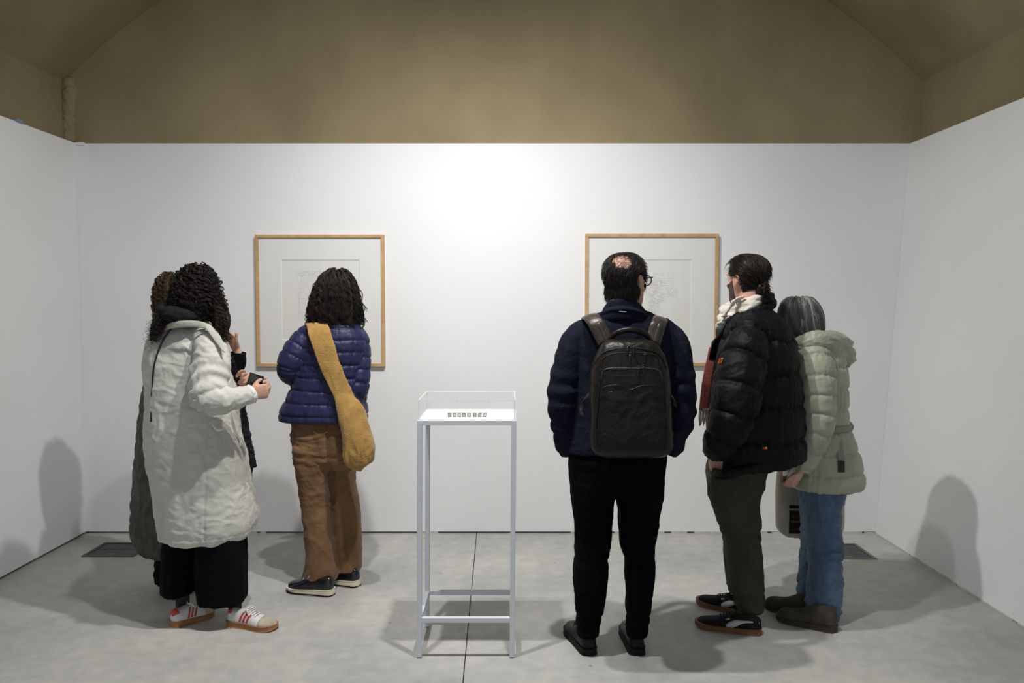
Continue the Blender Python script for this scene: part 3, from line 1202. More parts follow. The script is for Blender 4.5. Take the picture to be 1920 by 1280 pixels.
TOPW = mat('white_laminate', (0.86, 0.86, 0.85), 0.5)
mesh_obj('top_panel', *box_geo(xa + .004, xb - .004, YF + .004, YK - .004, ztop, ztop + .0035), TOPW, st)

ACR = clear_mat('clear_acrylic', (1, 1, 1), 0.01, 0.03)
ACE = clear_mat('acrylic_edge', (0.95, 0.95, 0.95), 0.1, 0.42, True)
zc0 = ztop + .0035
zc1 = P(900, 749.5, YF)[2]
cx0, cx1, cy0, cy1 = xa + .005, xb - .004, YF + .005, YK - .005
vit = thing('vitrine_cover', 'clear acrylic box cover on top of the metal stand', 'display case', ((cx0 + cx1) / 2, (cy0 + cy1) / 2, zc0))
th = .004
for nm, q in (('top_sheet', (cx0 + th, cx1 - th, cy0 + th, cy1 - th, zc1 - th, zc1)), ('side_sheet', (cx0 + th, cx1 - th, cy0, cy0 + th, zc0, zc1 - th)), ('side_sheet', (cx0 + th, cx1 - th, cy1 - th, cy1, zc0, zc1 - th)),
              ('side_sheet', (cx0, cx0 + th, cy0 + th, cy1 - th, zc0, zc1 - th)), ('side_sheet', (cx1 - th, cx1, cy0 + th, cy1 - th, zc0, zc1 - th))):
    mesh_obj(nm, *box_geo(*q), ACR, vit)
e = th
for q in ((cx0, cx1, cy0, cy0 + e, zc1 - e, zc1), (cx0, cx1, cy1 - e, cy1, zc1 - e, zc1), (cx0, cx0 + e, cy0 + e, cy1 - e, zc1 - e, zc1), (cx1 - e, cx1, cy0 + e, cy1 - e, zc1 - e, zc1),
          (cx0, cx0 + e, cy0, cy0 + e, zc0, zc1 - e), (cx1 - e, cx1, cy0, cy0 + e, zc0, zc1 - e), (cx0, cx0 + e, cy1 - e, cy1, zc0, zc1 - e), (cx1 - e, cx1, cy1 - e, cy1, zc0, zc1 - e)):
    mesh_obj('edge', *box_geo(*q), ACE, vit)

BL = [mat('block_cream', (.62, .55, .42), .7, (.3, .26, .2), 260, lo=.45, hi=.55), mat('block_grey', (.42, .42, .38), .7, (.7, .68, .6), 260, lo=.45, hi=.55), mat('block_peach', (.66, .42, .28), .7, (.75, .66, .52), 260, lo=.45, hi=.55)]
BSIDE = mat('block_side', (.12, .115, .10), .8)
xs = (843, 852.5, 861, 869.5, 879.5, 890, 899, 907.5)
pos_lab = ('leftmost tiny block in the row inside the clear case', 'second tiny block from the left in the clear case', 'third tiny block from the left, peach coloured', 'fourth tiny block from the left in the clear case',
           'fifth tiny block from the left, just before the gap', 'sixth tiny block from the left, just after the gap', 'seventh tiny block from the left in the clear case', 'rightmost tiny grey block, tipped over in the clear case')
yb_ = YF + .085
for i, xx in enumerate(xs):
    w, hh = .0155, .0165
    x = P(xx, 785, yb_)[0]
    t = thing('miniature_block', pos_lab[i], 'block', (x, yb_ + .006, zc0), 'row of tiny printed blocks in the vitrine')
    tilt = .006 if i == 7 else (.003 if i == 6 else 0)
    V, f = box_geo(x - w / 2, x + w / 2, yb_, yb_ + .013, zc0, zc0 + hh)
    V[4:, 0] += tilt
    mesh_obj('body', V, f, BSIDE, t)
    V, f = box_geo(x - w / 2 + .0028, x + w / 2 - .001, yb_ - .0008, yb_ + .002, zc0 + .0035, zc0 + hh - .0005)
    V[4:, 0] += tilt
    mesh_obj('printed_face', V, f, BL[(1 if i in (1, 4, 7) else 2 if i == 2 else 0)], t)

# ------------------------------------------------------------------ people
UP = np.array([0, 0, 1.0])
BLACKP = mat('black_print', (.012, .012, .013), .5)


def px(r, Y):
    return r * Y / F


def person(label, foot_pts):
    c = np.mean(foot_pts, axis=0)
    return thing('person', label, 'person', (c[0], c[1], 0), 'gallery visitors')


def cloth_disp(amp1=.006, sc1=6, st1=(1, 1, .5), amp2=.0025, sc2=16, st2=(1, 1, 1), seed=0.0, extra=None):
    def f(V, N):
        d = amp1 * folds(V, sc1, st1, .8, seed) + amp2 * folds(V, sc2, st2, .9, seed + 5)
        if extra is not None:
            d = d + extra(V, N)
        return d
    return f


def creases(zs, amp, width, sl=0.0, x0=0.0):
    """a few soft bunching creases at given heights"""
    def f(V, N):
        d = 0
        for i, z in enumerate(zs):
            zz = z + sl * (V[:, 0] - x0) + .012 * pn(V * 9 + i * 3.3)
            d = d - amp * np.exp(-((V[:, 2] - zz) / width) ** 2) * (0.6 + 0.8 * pn(V * 7 + i * 7.7 + 2))
        return d
    return f


# ================================================================== A  woman in the long pale coat
COATA = mat('pale_canvas', (0.53, 0.52, 0.47), 0.85, (0.59, 0.58, 0.53), 7, 0.4, 30, sheen=.1, detail=6)
COATA_D = mat('canvas_collar', (0.47, 0.455, 0.40), 0.85, None, 7, 0.3, 60)
BLACKC = mat('black_cotton', (0.0035, 0.0035, 0.004), 0.95, None, 6, 0.25, 60, spec=.1)
SCARFA = mat('charcoal_scarf', (0.012, 0.012, 0.014), 0.95, (0.018, 0.018, 0.020), 40, 0.4, 140, spec=.15)
HAIRA = hair_mat('dark_curly_hair', (.006, .004, .004), (.020, .011, .008), (.10, .05, .03))
HAIRB = hair_mat('golden_brown_hair', (.03, .018, .008), (.085, .052, .022), (.22, .14, .06))

YA = 3.86
rh, rt = GP(430, 1169), GP(518, 1180)
lh, lt = GP(322, 1175), GP(398, 1150)
A = person('woman in long pale grey coat holding a phone, dark curly hair', [rh, lh, rt, lt])
hA = Head(P(374, 549, 3.82), 55, -4)
wrA, wlA = P(468, 737, 3.705), P(441, 717, 3.93)
RA_hand = hand_geos(P(466, 738, 3.70), (.93, .38, .12), (-.30, .9, .1), True, [(62, 58, 30)] * 1 + [(66, 60, 32), (70, 60, 34), (72, 62, 34)], (48, 30, 20), .92, 2)
LA_hand = hand_geos(P(438, 718, 3.90), (.86, -.1, .25), (.2, -.9, -.25), False, [(50, 55, 30), (58, 58, 30), (62, 58, 30), (64, 60, 30)], (40, 20, 15), .92, 2)
fA, rA = yaw_dirs(42)
build_body(A, hA, 42, P(358, 680, YA), P(375, 870, YA),
           [(P(355, 880, 3.88), P(345, 1020, 3.90), P(340, 1140, 3.90), lt), (P(405, 880, 3.80), P(412, 1020, 3.80), P(440, 1130, 3.82), rt)],
           [(P(392, 640, 3.74), P(394, 742, 3.61), wrA), (P(330, 640, 3.97), P(335, 735, 4.10), wlA)], [RA_hand, LA_hand], girth=1.0)

tA = torso([(596, 322, 372, YA, .065), (604, 304, 388, YA, .095), (618, 291, 402, YA, .125), (650, 279, 416, YA, .16), (690, 276, 432, YA, .18), (740, 279, 443, YA, .19),
            (800, 279, 446, YA, .20), (860, 285, 460, YA, .21), (920, 297, 471, YA, .22), (965, 304, 478, YA, .225), (990, 307, 475, YA, .222), (1001, 309, 466, YA, .215)])
sA = limb([(372, 622, 3.80, 18), (392, 640, 3.74, 28), (398, 668, 3.68, 33), (391, 712, 3.63, 34), (391, 744, 3.60, 31), (413, 752, 3.60, 27), (440, 748, 3.63, 22.5), (460, 742, 3.67, 18.5), (469, 738.5, 3.69, 17)])
sAl = limb([(330, 630, 3.97, 22), (320, 680, 4.04, 27), (330, 735, 4.10, 26), (385, 738, 4.06, 22), (425, 724, 3.96, 17), (436, 719, 3.92, 15)])
zel = P(391, 744, 3.6)[2]


def coatA_extra(V, N):
    k, u, t = assign([tA, sA, sAl], V)
    d = np.zeros(len(V))
    arm = k == 1
    # gathers at the elbow and along the forearm
    q = np.sin(u * 95 + 2.0 * pn(V * 10) + V[:, 0] * 25)
    el = np.exp(-((u - sA.s[-1] * .62) / .16) ** 2)
    d[arm] += (.006 * el * q)[arm]
    # centre back seam and side slit
    bs = P(383, 900, 3.65)[0]
    tor = k == 0
    cs = np.exp(-((V[:, 0] - bs - .02 * (V[:, 2] - .6)) / .006) ** 2) * (N[:, 1] < 0)
    d[tor] -= (.004 * cs)[tor]
    # long vertical drape folds low on the coat
    low = np.clip((1.1 - V[:, 2]) / .5, 0, 1)
    d[tor] += (.010 * low * pn(np.stack([V[:, 0] * 9, V[:, 1] * 9, V[:, 2] * 1.2], 1)))[tor]
    # stitched hem
    hz = P(390, 1001, YA)[2]
    d[tor] -= (.003 * np.exp(-((V[:, 2] - hz - .035) / .004) ** 2))[tor]
    return d


coatA = unify('coat', [tA.geo, sA.geo, sAl.geo], .0065, COATA, A, 5, cloth_disp(.008, 4, (1, 1, .6), .0036, 13, (1, 1, 1.3), 1.0, coatA_extra))
# collar and lapel
out = lambda x, y, Y: np.array([x, y, Y], float)


def band(pts, thick, m=6, cross=7, bulge=0.0):
    """pts: (x, y, Y, half-width px, angle deg of the width in the image, normal)"""
    q = []
    for x, y, Y, w, ang, nn in pts:
        a = math.radians(ang)
        s = px(w, Y)
        q.append((P(x, y, Y), np.array([math.cos(a) * s, 0, math.sin(a) * s]), nn))
    return ribbon(q, thick, m, cross, bulge)


g = [band([(304, 618, 3.75, 5, 60, (-.6, -.7, .4)), (322, 610, 3.675, 6, 80, (-.2, -.9, .5)), (350, 607, 3.655, 6, 90, (0, -.9, .5)), (374, 608, 3.66, 6, 98, (.2, -.9, .5)), (388, 613, 3.67, 6, 105, (.4, -.8, .5))], .007),
     band([(386, 606, 3.69, 9, 160, (.5, -.7, .5)), (399, 622, 3.655, 11, 165, (.5, -.8, .4)), (411, 642, 3.63, 9, 160, (.5, -.8, .3)), (420, 660, 3.61, 3, 150, (.5, -.8, .2))], .007)]
mesh_obj('collar', *merge(g), COATA_D, coatA, True)
# patch pocket with a turned-down pale lining, cuff
PALE = mat('pale_lining', (.72, .72, .70), .8)
g = [band([(398, 796, 3.655, 2.4, 100, (0, -1, .1)), (408, 806, 3.65, 2.6, 80, (0, -1, .1)), (420, 803, 3.655, 2.4, 60, (.1, -1, .1)), (426, 795, 3.665, 2, 40, (.2, -1, 0))], .006)]
mesh_obj('pocket_trim', *merge(g), PALE, coatA, True)
cf = limb([(466, 740, 3.685, 17.6), (469.5, 738.6, 3.692, 18.2), (473, 737, 3.70, 16.6)], 24, 4)
unify('cuff_lining', [cf.geo], .004, PALE, coatA, 1, lambda V, N: .002 * fbm(V * 90))
def near_surface(x, y, parts, lift, y0=3.4, y1=4.1):
    for Y in np.linspace(y0, y1, 220):
        p = P(x, y, Y)
        if min(q.dist(p[None])[0][0] for q in parts) < 1.0:
            return P(x, y, Y - lift)
    return P(x, y, y1)


# thin black bag strap over the left shoulder
g = tube([P(388, 612, 3.70), P(370, 607, 3.70), P(345, 606, 3.705), P(326, 612, 3.70)] + [near_surface(x_, y_, [tA], .022) for x_, y_ in ((310, 630), (302, 645), (296, 660), (290, 680), (287, 700), (285.5, 725), (284, 750), (283, 790))], .0042, 8, 6)
mesh_obj('bag_strap', *g, BLACKP, A, True)
# culottes
cA1 = torso([(900, 330, 400, 3.88, .10), (1000, 313, 374, 3.86, .12), (1060, 311, 373, 3.86, .13), (1107, 310, 370, 3.85, .13)])
cA2 = torso([(900, 370, 440, 3.82, .10), (1000, 370, 456, 3.80, .12), (1060, 368, 458, 3.80, .125), (1124, 372, 460, 3.80, .125)])
unify('culottes', [cA1.geo, cA2.geo], .007, BLACKC, A, 2, cloth_disp(.010, 5, (1.4, 1.4, .25), .002, 18, (1, 1, .6), 3.0))
SOCK = mat('charcoal_sock', (.030, .030, .034), .9, None, 6, .5, 300)
for fx, an in ((P(343, 1136, 3.90), GP(343, 1160)), (P(446, 1132, 3.83), GP(441, 1164))):
    s_ = limb_w([(np.array([an[0], an[1], .05]), .030), (np.array([an[0], an[1], .09]), .033), (np.array([an[0] - .004, an[1] + .01, .15]), .034), (np.array([an[0] - .012, an[1] + .02, .20]), .034)], 18, 4)
    mesh_obj('sock', *s_.geo, SOCK, A, True)
# sneakers
WLEA = mat('white_leather', (.72, .72, .71), .5, (.62, .62, .60), 12, .15, 60)
REDL = mat('red_leather', (.52, .065, .03), .5)
GUM = mat('gum_rubber', (.30, .135, .05), .55, (.36, .17, .065), 18)
TOEB = mat('tan_suede', (.42, .36, .26), .9, (.50, .45, .35), 25)
LACEW = mat('white_lace', (.70, .69, .65), .8)
for hl, te in ((rh, rt), (lh, lt)):
    o, sh = make_shoe(A, hl, te, SNEAK, .026, WLEA, GUM, 1.0, .25, 'sneaker', .005, LACEW, 6)
    for sd in (0, 1):
        for i in range(3):
            q = .36 + i * .075
            t0, t1 = (.04, .34) if sd == 0 else (.96, .66)
            mesh_obj('stripe', *sh.decal((q - .045, t0), (q + .035, t1), .021, .018), REDL, o, True)
    mesh_obj('heel_tab', *sh.patch(.0, .105, .30, .70, .0018), REDL, o, True)
    mesh_obj('heel_tab', *sh.patch(.0, .12, .22, .34, .0016), REDL, o, True)
    mesh_obj('heel_tab', *sh.patch(.0, .12, .66, .78, .0016), REDL, o, True)
    mesh_obj('toe_cap', *sh.patch(.72, .985, .03, .97, .0016, 10, 14), TOEB, o, True)
# scarf round the neck, one end hanging down the front
th = np.linspace(0, 2 * math.pi, 15)
cN = P(352, 584, 3.795)
ring = [(cN + np.array([0.112 * math.cos(a), .100 * math.sin(a), .016 * math.sin(a * 1) - .012 * math.cos(a)]), .034 + .005 * math.sin(3 * a)) for a in th]
sc = limb_w(ring, 18, 4)
end1 = band([(404, 622, 3.86, 8, 10, (.6, -.6, .3)), (424, 660, 3.83, 8, 20, (.7, -.6, .2)), (437, 690, 3.85, 8, 12, (.8, -.5, .1)), (445, 730, 3.90, 11, 8, (.7, -.7, 0)), (450, 780, 3.93, 14, 6, (.5, -.8, 0)),
             (459, 830, 3.93, 15, 8, (.4, -.9, 0)), (467, 878, 3.93, 16, 12, (.4, -.9, 0))], .010, 6, 9)
end2 = band([(440, 700, 3.93, 10, 8, (.7, -.7, 0)), (452, 800, 3.96, 13, 6, (.4, -.9, 0)), (462, 860, 3.96, 12, 8, (.4, -.9, 0)), (467, 903, 3.96, 7, 14, (.4, -.9, 0))], .010, 6, 9)
scA = unify('scarf', [sc.geo, end1, end2], .0055, SCARFA, A, 2, lambda V, N: .005 * folds(V, 11, (1, 1, 2.2), .5, 4) + .002 * folds(V, 26, (1, 1, 1), .5, 2))
# hair
lob = [limb([(318, 578, 3.80, 16), (302, 598, 3.74, 15), (292, 620, 3.71, 11), (287, 640, 3.71, 6)]), limb([(408, 580, 3.80, 20), (414, 605, 3.76, 18), (416, 628, 3.74, 12), (421, 642, 3.75, 5)])]
hrA = hair_volume(A, hA, [(501, 366, 380, 3.82, .015), (504, 356, 389, 3.82, .04), (511, 346, 398, 3.82, .07), (523, 337, 406, 3.82, .095), (542, 331, 413, 3.82, .115), (562, 328, 421, 3.82, .125), (580, 330, 425, 3.82, .12), (592, 345, 420, 3.82, .10)],
                  HAIRA, 1700, 31, .0085, .028, .0014, .03, .02, (-.004, .016), .012, True, (0.0, .6), .45, lob, 0.0, 7, .02)
lock_strands(hrA, [P(320, 575, 3.76), P(304, 596, 3.71), P(293, 620, 3.69), P(284, 652, 3.70)], 70, .014, .008, .024, .0015, HAIRA)
lock_strands(hrA, [P(408, 575, 3.74), P(416, 600, 3.70), P(418, 625, 3.69), P(423, 648, 3.70)], 80, .013, .008, .022, .0015, HAIRA)
lock_strands(hrA, [P(345, 590, 3.72), P(335, 600, 3.69), P(333, 612, 3.69)], 12, .012, .007, .024, .0013, HAIRA)

# phone in her hands
PH = thing('smartphone', 'black smartphone held in both hands by the woman in the pale coat', 'phone', P(476, 752, 3.74))
PHB = mat('phone_black', (.006, .006, .007), .12, spec=.6)
PHS = mat('phone_screen', (.004, .004, .006), .06, spec=.7)
pc = P(474.5, 726, 3.745)
pxv = np.array([.92, .12, -.34])
pxv /= np.linalg.norm(pxv)
pyv = np.array([-.05, .95, .2])
pyv -= pxv * (pyv @ pxv)
pyv /= np.linalg.norm(pyv)
pzv = np.cross(pxv, pyv)
for nm, (a, b, c), m_, off, par in (('shell', (.0345, .0042, .068), PHB, 0, None), ('screen', (.0325, .0006, .066), PHS, -.0044, 1)):
    V, f = box_geo(-a, a, -b, b, -c, c)
    W3 = pc + V[:, :1] * pxv + (V[:, 1:2] + off) * pyv + V[:, 2:] * pzv
    o = mesh_obj(nm, W3, f, m_, PH, False)
    bevel(o, .006 if nm == 'shell' else .0004, 3)

# ================================================================== B  woman half hidden behind
QUILT = mat('olive_grey_nylon', (0.060, 0.056, 0.044), 0.6, (0.085, 0.080, 0.065), 10, .3, 50)
YBp = 4.30
bh1, bt1, bh2, bt2 = GP(318, 1106), GP(372, 1092), GP(352, 1082), GP(408, 1070)
B = person('woman in quilted olive grey coat half hidden behind the pale coat, pointing', [bh1, bt1, bh2, bt2])
hB = Head(P(334, 556, 4.28), 35, -2)
B_hand = hand_geos(P(445.5, 661, 4.10), (-.36, .05, .93), (-.6, -.75, 0), True, [(48, 62, 40), (60, 70, 40), (70, 75, 40), (76, 75, 40)], (42, 4, 4), .95, 3)
build_body(B, hB, 30, P(335, 670, YBp), P(335, 850, YBp),
           [(P(315, 860, YBp), P(316, 980, YBp), P(322, 1085, 4.28), bt1), (P(355, 860, YBp), P(358, 980, 4.34), P(356, 1065, 4.40), bt2)],
           [(P(372, 650, 4.22), P(426, 712, 4.13), P(445, 664, 4.10)), (P(298, 655, 4.40), P(300, 750, 4.48), P(345, 780, 4.55))], [B_hand])
tB = torso([(628, 318, 352, YBp, .07), (640, 300, 372, YBp, .11), (665, 288, 384, YBp, .15), (710, 281, 388, YBp, .17), (760, 271, 390, YBp, .18), (830, 266, 394, YBp, .20), (900, 260, 398, YBp, .215), (950, 257, 400, YBp, .22),
            (990, 257, 400, YBp, .22), (1015, 265, 398, YBp, .21), (1030, 282, 394, YBp, .195)])
sBl = limb([(310, 650, 4.40, 20), (296, 690, 4.45, 22), (296, 745, 4.50, 21), (330, 775, 4.53, 19), (352, 785, 4.53, 16)])


def quiltB(V, N):
    # diamond crinkle quilting
    a = np.arctan2(V[:, 1] - YBp, V[:, 0] - P(330, 800, YBp)[0]) * .22
    q1 = np.abs(np.sin((V[:, 2] * .55 + a) * 48))
    q2 = np.abs(np.sin((V[:, 2] * .55 - a) * 48))
    return .010 * (np.minimum(q1, q2) ** .5 - .6) + .008 * folds(V, 9, (1.6, 1.6, .5), .8, 7)


cB = unify('coat', [tB.geo, sBl.geo], .007, QUILT, B, 3, quiltB)
sB = limb([(352, 650, 4.22, 22), (375, 672, 4.20, 21), (405, 702, 4.15, 19), (427, 712, 4.125, 17), (440, 695, 4.11, 15.5), (446, 676, 4.105, 14.5), (447, 660, 4.10, 13)])
unify('sleeve', [sB.geo], .005, BLACKC, B, 3, cloth_disp(.004, 14, (1, 1, 1), .002, 30))
kB = torso([(960, 300, 385, YBp, .13), (1040, 299, 388, YBp, .14), (1075, 297, 390, YBp, .145), (1088, 300, 388, YBp, .14)])
unify('skirt', [kB.geo], .008, BLACKC, B, 3, lambda V, N: .012 * folds(V, 8, (1.5, 1.5, .3), .6, 2) + .006 * fbm(V * 40) * np.clip((.2 - V[:, 2]) / .1, 0, 1))
RUST = mat('rust_leather', (.26, .085, .03), .55)
for hl, te in ((bh1, bt1), (bh2, bt2)):
    make_shoe(B, hl, te, BOOT, .025, BLACKC, mat('black_rubber', (.006, .006, .006), .7, spec=.2), 1.0, .2, 'boot', .003)
hair_volume(B, hB, [(512, 322, 345, 4.28, .03), (517, 310, 358, 4.28, .075), (528, 301, 366, 4.28, .11), (550, 295, 371, 4.28, .125), (578, 296, 370, 4.28, .125), (603, 303, 364, 4.28, .11), (618, 312, 356, 4.28, .09)],
            HAIRB, 800, 30, .007, .03, .0014, .02, .02, (-.003, .012), .008, True, (0.0, .5), .7, (), 0.0, 6, .02)
# rust leather bag on her back
BG = thing('handbag', 'small rust brown leather bag just showing behind the pale coat', 'bag', P(295, 742, 4.10))
hb = torso([(698, 283, 306, 4.10, .018), (708, 281, 310, 4.10, .028), (728, 280, 312, 4.10, .03), (740, 283, 308, 4.10, .022)])
unify('pouch', [hb.geo], .005, RUST, BG, 2, lambda V, N: .002 * fbm(V * 40))
mesh_obj('strap', *tube([P(286, 700, 4.10), P(292, 672, 4.12), P(312, 645, 4.16), P(330, 634, 4.19)], .005, 8, 5), RUST, BG, True)

# ================================================================== C  woman in the blue down jacket
BLUE = mat('blue_nylon', (0.0115, 0.0135, 0.056), 0.5, (0.015, 0.017, 0.070), 8, .22, 55, spec=.35, sheen=.05)
CORD = mat('brown_corduroy', (0.130, 0.068, 0.027), 0.85, (0.180, 0.098, 0.043), 9, .25, 90, sheen=.08)
HAIRC = hair_mat('dark_wavy_hair', (.005, .0035, .003), (.016, .009, .007), (.085, .042, .027))
MUST = mat('mustard_linen', (0.34, 0.19, 0.045), 0.9, (0.40, 0.235, 0.065), 16, .4, 150, sheen=.25)
YC = 4.30
ch1, ct1 = GP(625, 1116), GP(541, 1106)
ch2, ct2 = GP(673, 1099), GP(600, 1088)
Cp = person('woman in navy quilted down jacket and brown flared corduroy trousers', [ch1, ct1, ch2, ct2])
hC = Head(P(629, 560, 4.30), 4, -3)
CL_hand = hand_geos(P(640, 706, 4.52), (.9, -.1, .15), (0, -1, 0), False, [(15, 20, 15)] * 4, (25, 15, 10), .9)
CR_hand = hand_geos(P(600, 716, 4.56), (-.9, -.1, .15), (0, -1, 0), True, [(15, 20, 15)] * 4, (25, 15, 10), .9)
build_body(Cp, hC, -15, P(628, 665, YC), P(600, 830, YC),
           [(P(585, 840, 4.28), P(592, 960, 4.27), P(606, 1080, 4.27), ct1), (P(635, 840, 4.34), P(645, 960, 4.36), P(655, 1070, 4.37), ct2)],
           [(P(582, 636, 4.28), P(546, 690, 4.25), P(636, 706, 4.52)), (P(668, 638, 4.30), P(672, 735, 4.28), P(604, 716, 4.56))], [CL_hand, CR_hand], girth=.95)
tC = torso([(600, 604, 654, YC, .07), (607, 586, 670, YC, .10), (622, 570, 684, YC, .125), (650, 562, 691, YC, .138), (690, 556, 687, YC, .14), (720, 548, 686, YC, .145), (748, 537, 687, YC, .152), (770, 526, 689, YC, .158), (787, 525, 688, YC, .152)])
sCl = limb([(598, 618, 4.28, 16), (580, 630, 4.27, 23), (562, 652, 4.25, 26.5), (548, 676, 4.235, 26.5), (545, 695, 4.25, 24), (565, 706, 4.38, 21), (605, 708, 4.47, 19), (632, 706, 4.50, 16)])
sCr = limb([(662, 622, 4.30, 16), (673, 640, 4.30, 20), (675, 680, 4.28, 20), (671, 730, 4.26, 20), (660, 738, 4.33, 19), (635, 728, 4.50, 18), (606, 718, 4.54, 15)])
PC_ = [tC, sCl, sCr]
jC = unify('down_jacket', [p.geo for p in PC_], .0055, BLUE, Cp, 3, quilt(PC_, (.068, .060, .068), .0085, .9, 2.0, (.25, 0, 0), .25))
JCo = limb_w([(P(629, 603, YC) + np.array([.075 * math.cos(a), .068 * math.sin(a), .008 * math.sin(a)]), .02) for a in np.linspace(0, 2 * math.pi, 13)], 12, 3)
unify('collar', [JCo.geo], .006, BLUE, jC, 2)
tCp = torso([(770, 552, 655, YC, .115), (800, 548, 658, YC, .125), (835, 549, 664, YC, .13), (858, 555, 662, YC, .12), (872, 566, 655, YC, .095), (880, 580, 645, YC, .06)])
l1 = torso([(835, 549, 612, 4.27, .10), (870, 553, 617, 4.27, .095), (906, 560, 617, 4.27, .088), (938, 564, 618, 4.27, .083), (986, 570, 620, 4.26, .082), (1039, 574, 626, 4.26, .085), (1070, 570, 631, 4.26, .092), (1085, 567, 633, 4.26, .095)])
l2 = torso([(835, 608, 664, 4.36, .10), (880, 614, 666, 4.37, .09), (911, 617, 667, 4.37, .086), (943, 619, 673, 4.37, .082), (986, 621, 677, 4.37, .08), (1040, 626, 678, 4.37, .085), (1066, 630, 677, 4.37, .09)])


def cordC(V, N):
    hip = np.clip((V[:, 2] - .5) / .2, 0, 1)
    q = folds(V, 9, (.55, .55, 1.9), .7, 3)
    kn = np.exp(-((V[:, 2] - .52) / .12) ** 2)
    d = 0.006 * q * hip + .004 * kn * folds(V, 11, (.7, .7, 1.6), .8, 8)
    # seat crease
    cx_ = P(617, 860, 4.2)[0]
    d = d - .010 * np.exp(-((V[:, 0] - cx_) / .012) ** 2) * np.clip((V[:, 2] - .55) / .1, 0, 1) * (N[:, 1] < 0)
    return d


trC = unify('trousers', [tCp.geo, l1.geo, l2.geo], .0065, CORD, Cp, 4, cloth_disp(.004, 7, (1.2, 1.2, .5), .0022, 18, (1, 1, .8), 6.0, cordC))
g = [tube([near_surface(x_, y_, [tCp, l1, l2], .001) for x_, y_ in ((588, 809), (594, 814), (600, 818), (606, 814), (613, 810))], .0022, 6, 3)]
mesh_obj('pocket_stitching', *merge(g), mat('brown_thread', (.12, .06, .022), .8), trC, True)
PATENT = mat('black_patent', (.010, .011, .014), .18, spec=.6)
SOLEC = mat('cream_foam', (.66, .59, .42), .7, (.72, .67, .54), 10)
LACEB = mat('pale_blue_lace', (.30, .40, .50), .7)
for hl, te in ((ch1, ct1), (ch2, ct2)):
    o, sh = make_shoe(Cp, hl, te, [(a_, b_, c_ * 1.28, d_) for a_, b_, c_, d_ in SNEAK], .030, PATENT, SOLEC, 1.02, .55, 'sneaker', .005, LACEB, 5)
    # black outsole
    s2 = ShoeShape(hl, te, SNEAK, .009, 1.02, None, .0068)
    V, f = s2.sole(30, 0)
    mesh_obj('outsole', V + np.array([0, 0, 0.0]), f, mat('black_rubber', (.006, .006, .006), .7, spec=.2), o)
hair_volume(Cp, hC, [(505, 626, 638, 4.30, .015), (508, 617, 647, 4.30, .04), (514, 608, 655, 4.30, .065), (523, 600, 661, 4.30, .09), (536, 593, 667, 4.30, .108), (553, 587, 671, 4.30, .118), (577, 582, 676, 4.30, .122), (600, 581, 677, 4.30, .12), (612, 588, 672, 4.30, .105)],
            HAIRC, 1900, 27, .0032, .062, .0013, .032, .02, (-.003, .010), .008, True, (0.0, .55), .45, (), 2.4, 8, .022)
# mustard sling bag
SB = thing('sling_bag', 'mustard linen sling bag worn across the blue jacket', 'bag', P(675, 884, 4.10))
bagp = torso([(738, 632, 660, 4.112, .010), (750, 629, 672, 4.108, .020), (764, 630, 682, 4.105, .032), (782, 634, 688, 4.105, .045), (815, 642, 697, 4.10, .058), (838, 644, 703.5, 4.10, .062), (857, 645, 700, 4.10, .058), (870, 652, 692, 4.10, .045), (879, 663, 681, 4.10, .022)], 36, 6, .9)


def bagf(V, N):
    lo_ = np.clip((P(670, 810, 4.1)[2] - V[:, 2]) / .15, 0, 1)
    return .0035 * folds(V, 10, (1.5, 1.5, .6), .6, 3) + .010 * lo_ * folds(V, 12, (1.6, 1.6, .45), .5, 9)


nn = (0, -1, .15)
strapC = band([(598, 603, 4.32, 20, 0, (0, -.2, 1)), (595, 609, 4.18, 21, 4, (0, -.8, .6)), (604, 640, 4.130, 21, 12, nn), (617, 680, 4.122, 20, 14, nn), (632, 715, 4.118, 19, 16, nn), (645, 742, 4.110, 18.5, 20, nn), (657, 765, 4.10, 17, 20, nn)], .008, 6, 11, .003)
frontC = band([(598, 603, 4.30, 20, 0, (0, .2, 1)), (601, 610, 4.42, 20, -5, (0, .9, .5)), (618, 660, 4.475, 19, -12, (0, 1, 0)), (650, 720, 4.60, 18, -12, (0, 1, 0)), (676, 757, 4.44, 14, -30, (.8, .6, 0)), (683, 768, 4.30, 12, -60, (1, 0, 0)), (676, 772, 4.16, 10, -60, (.7, -.7, 0))], .007, 6, 9, .002)
unify('pouch', [bagp.geo, strapC], .0042, MUST, SB, 2, bagf)
unify('front_strap', [frontC], .005, MUST, SB, 1)

# ================================================================== D  man with the backpack
NAVY = mat('navy_wool', (0.0055, 0.0068, 0.0155), 0.9, (0.0075, 0.009, 0.020), 14, .3, 120, spec=.15)
NAVYT = mat('black_navy_trouser', (0.0016, 0.0018, 0.0032), 0.95, None, 6, .2, 90, spec=.08)
DLEA = mat('black_shoe_leather', (0.0045, 0.0040, 0.0038), 0.42, (.007, .0062, .0058), 14, .15, 60, spec=.22)
YD = 3.50
dh1, dt1 = GP(1108, 1229), GP(1066, 1177)
dh2, dt2 = GP(1196, 1229), GP(1176, 1180)
dt1 = dh1 + (dt1 - dh1) / np.linalg.norm(dt1 - dh1) * .29
dt2 = dh2 + (dt2 - dh2) / np.linalg.norm(dt2 - dh2) * .29
D = person('man in navy coat and dark trousers wearing a leather backpack', [dh1, dt1, dh2, dt2])
hD = Head(P(1173, 530, 3.47), 36, 2, 0, 1.06)
DHL = hand_geos(P(1074, 838, 3.55), (.45, .3, -1), (1, 0, 0), False, [(10, 15, 10)] * 4, (20, 10, 10), .95)
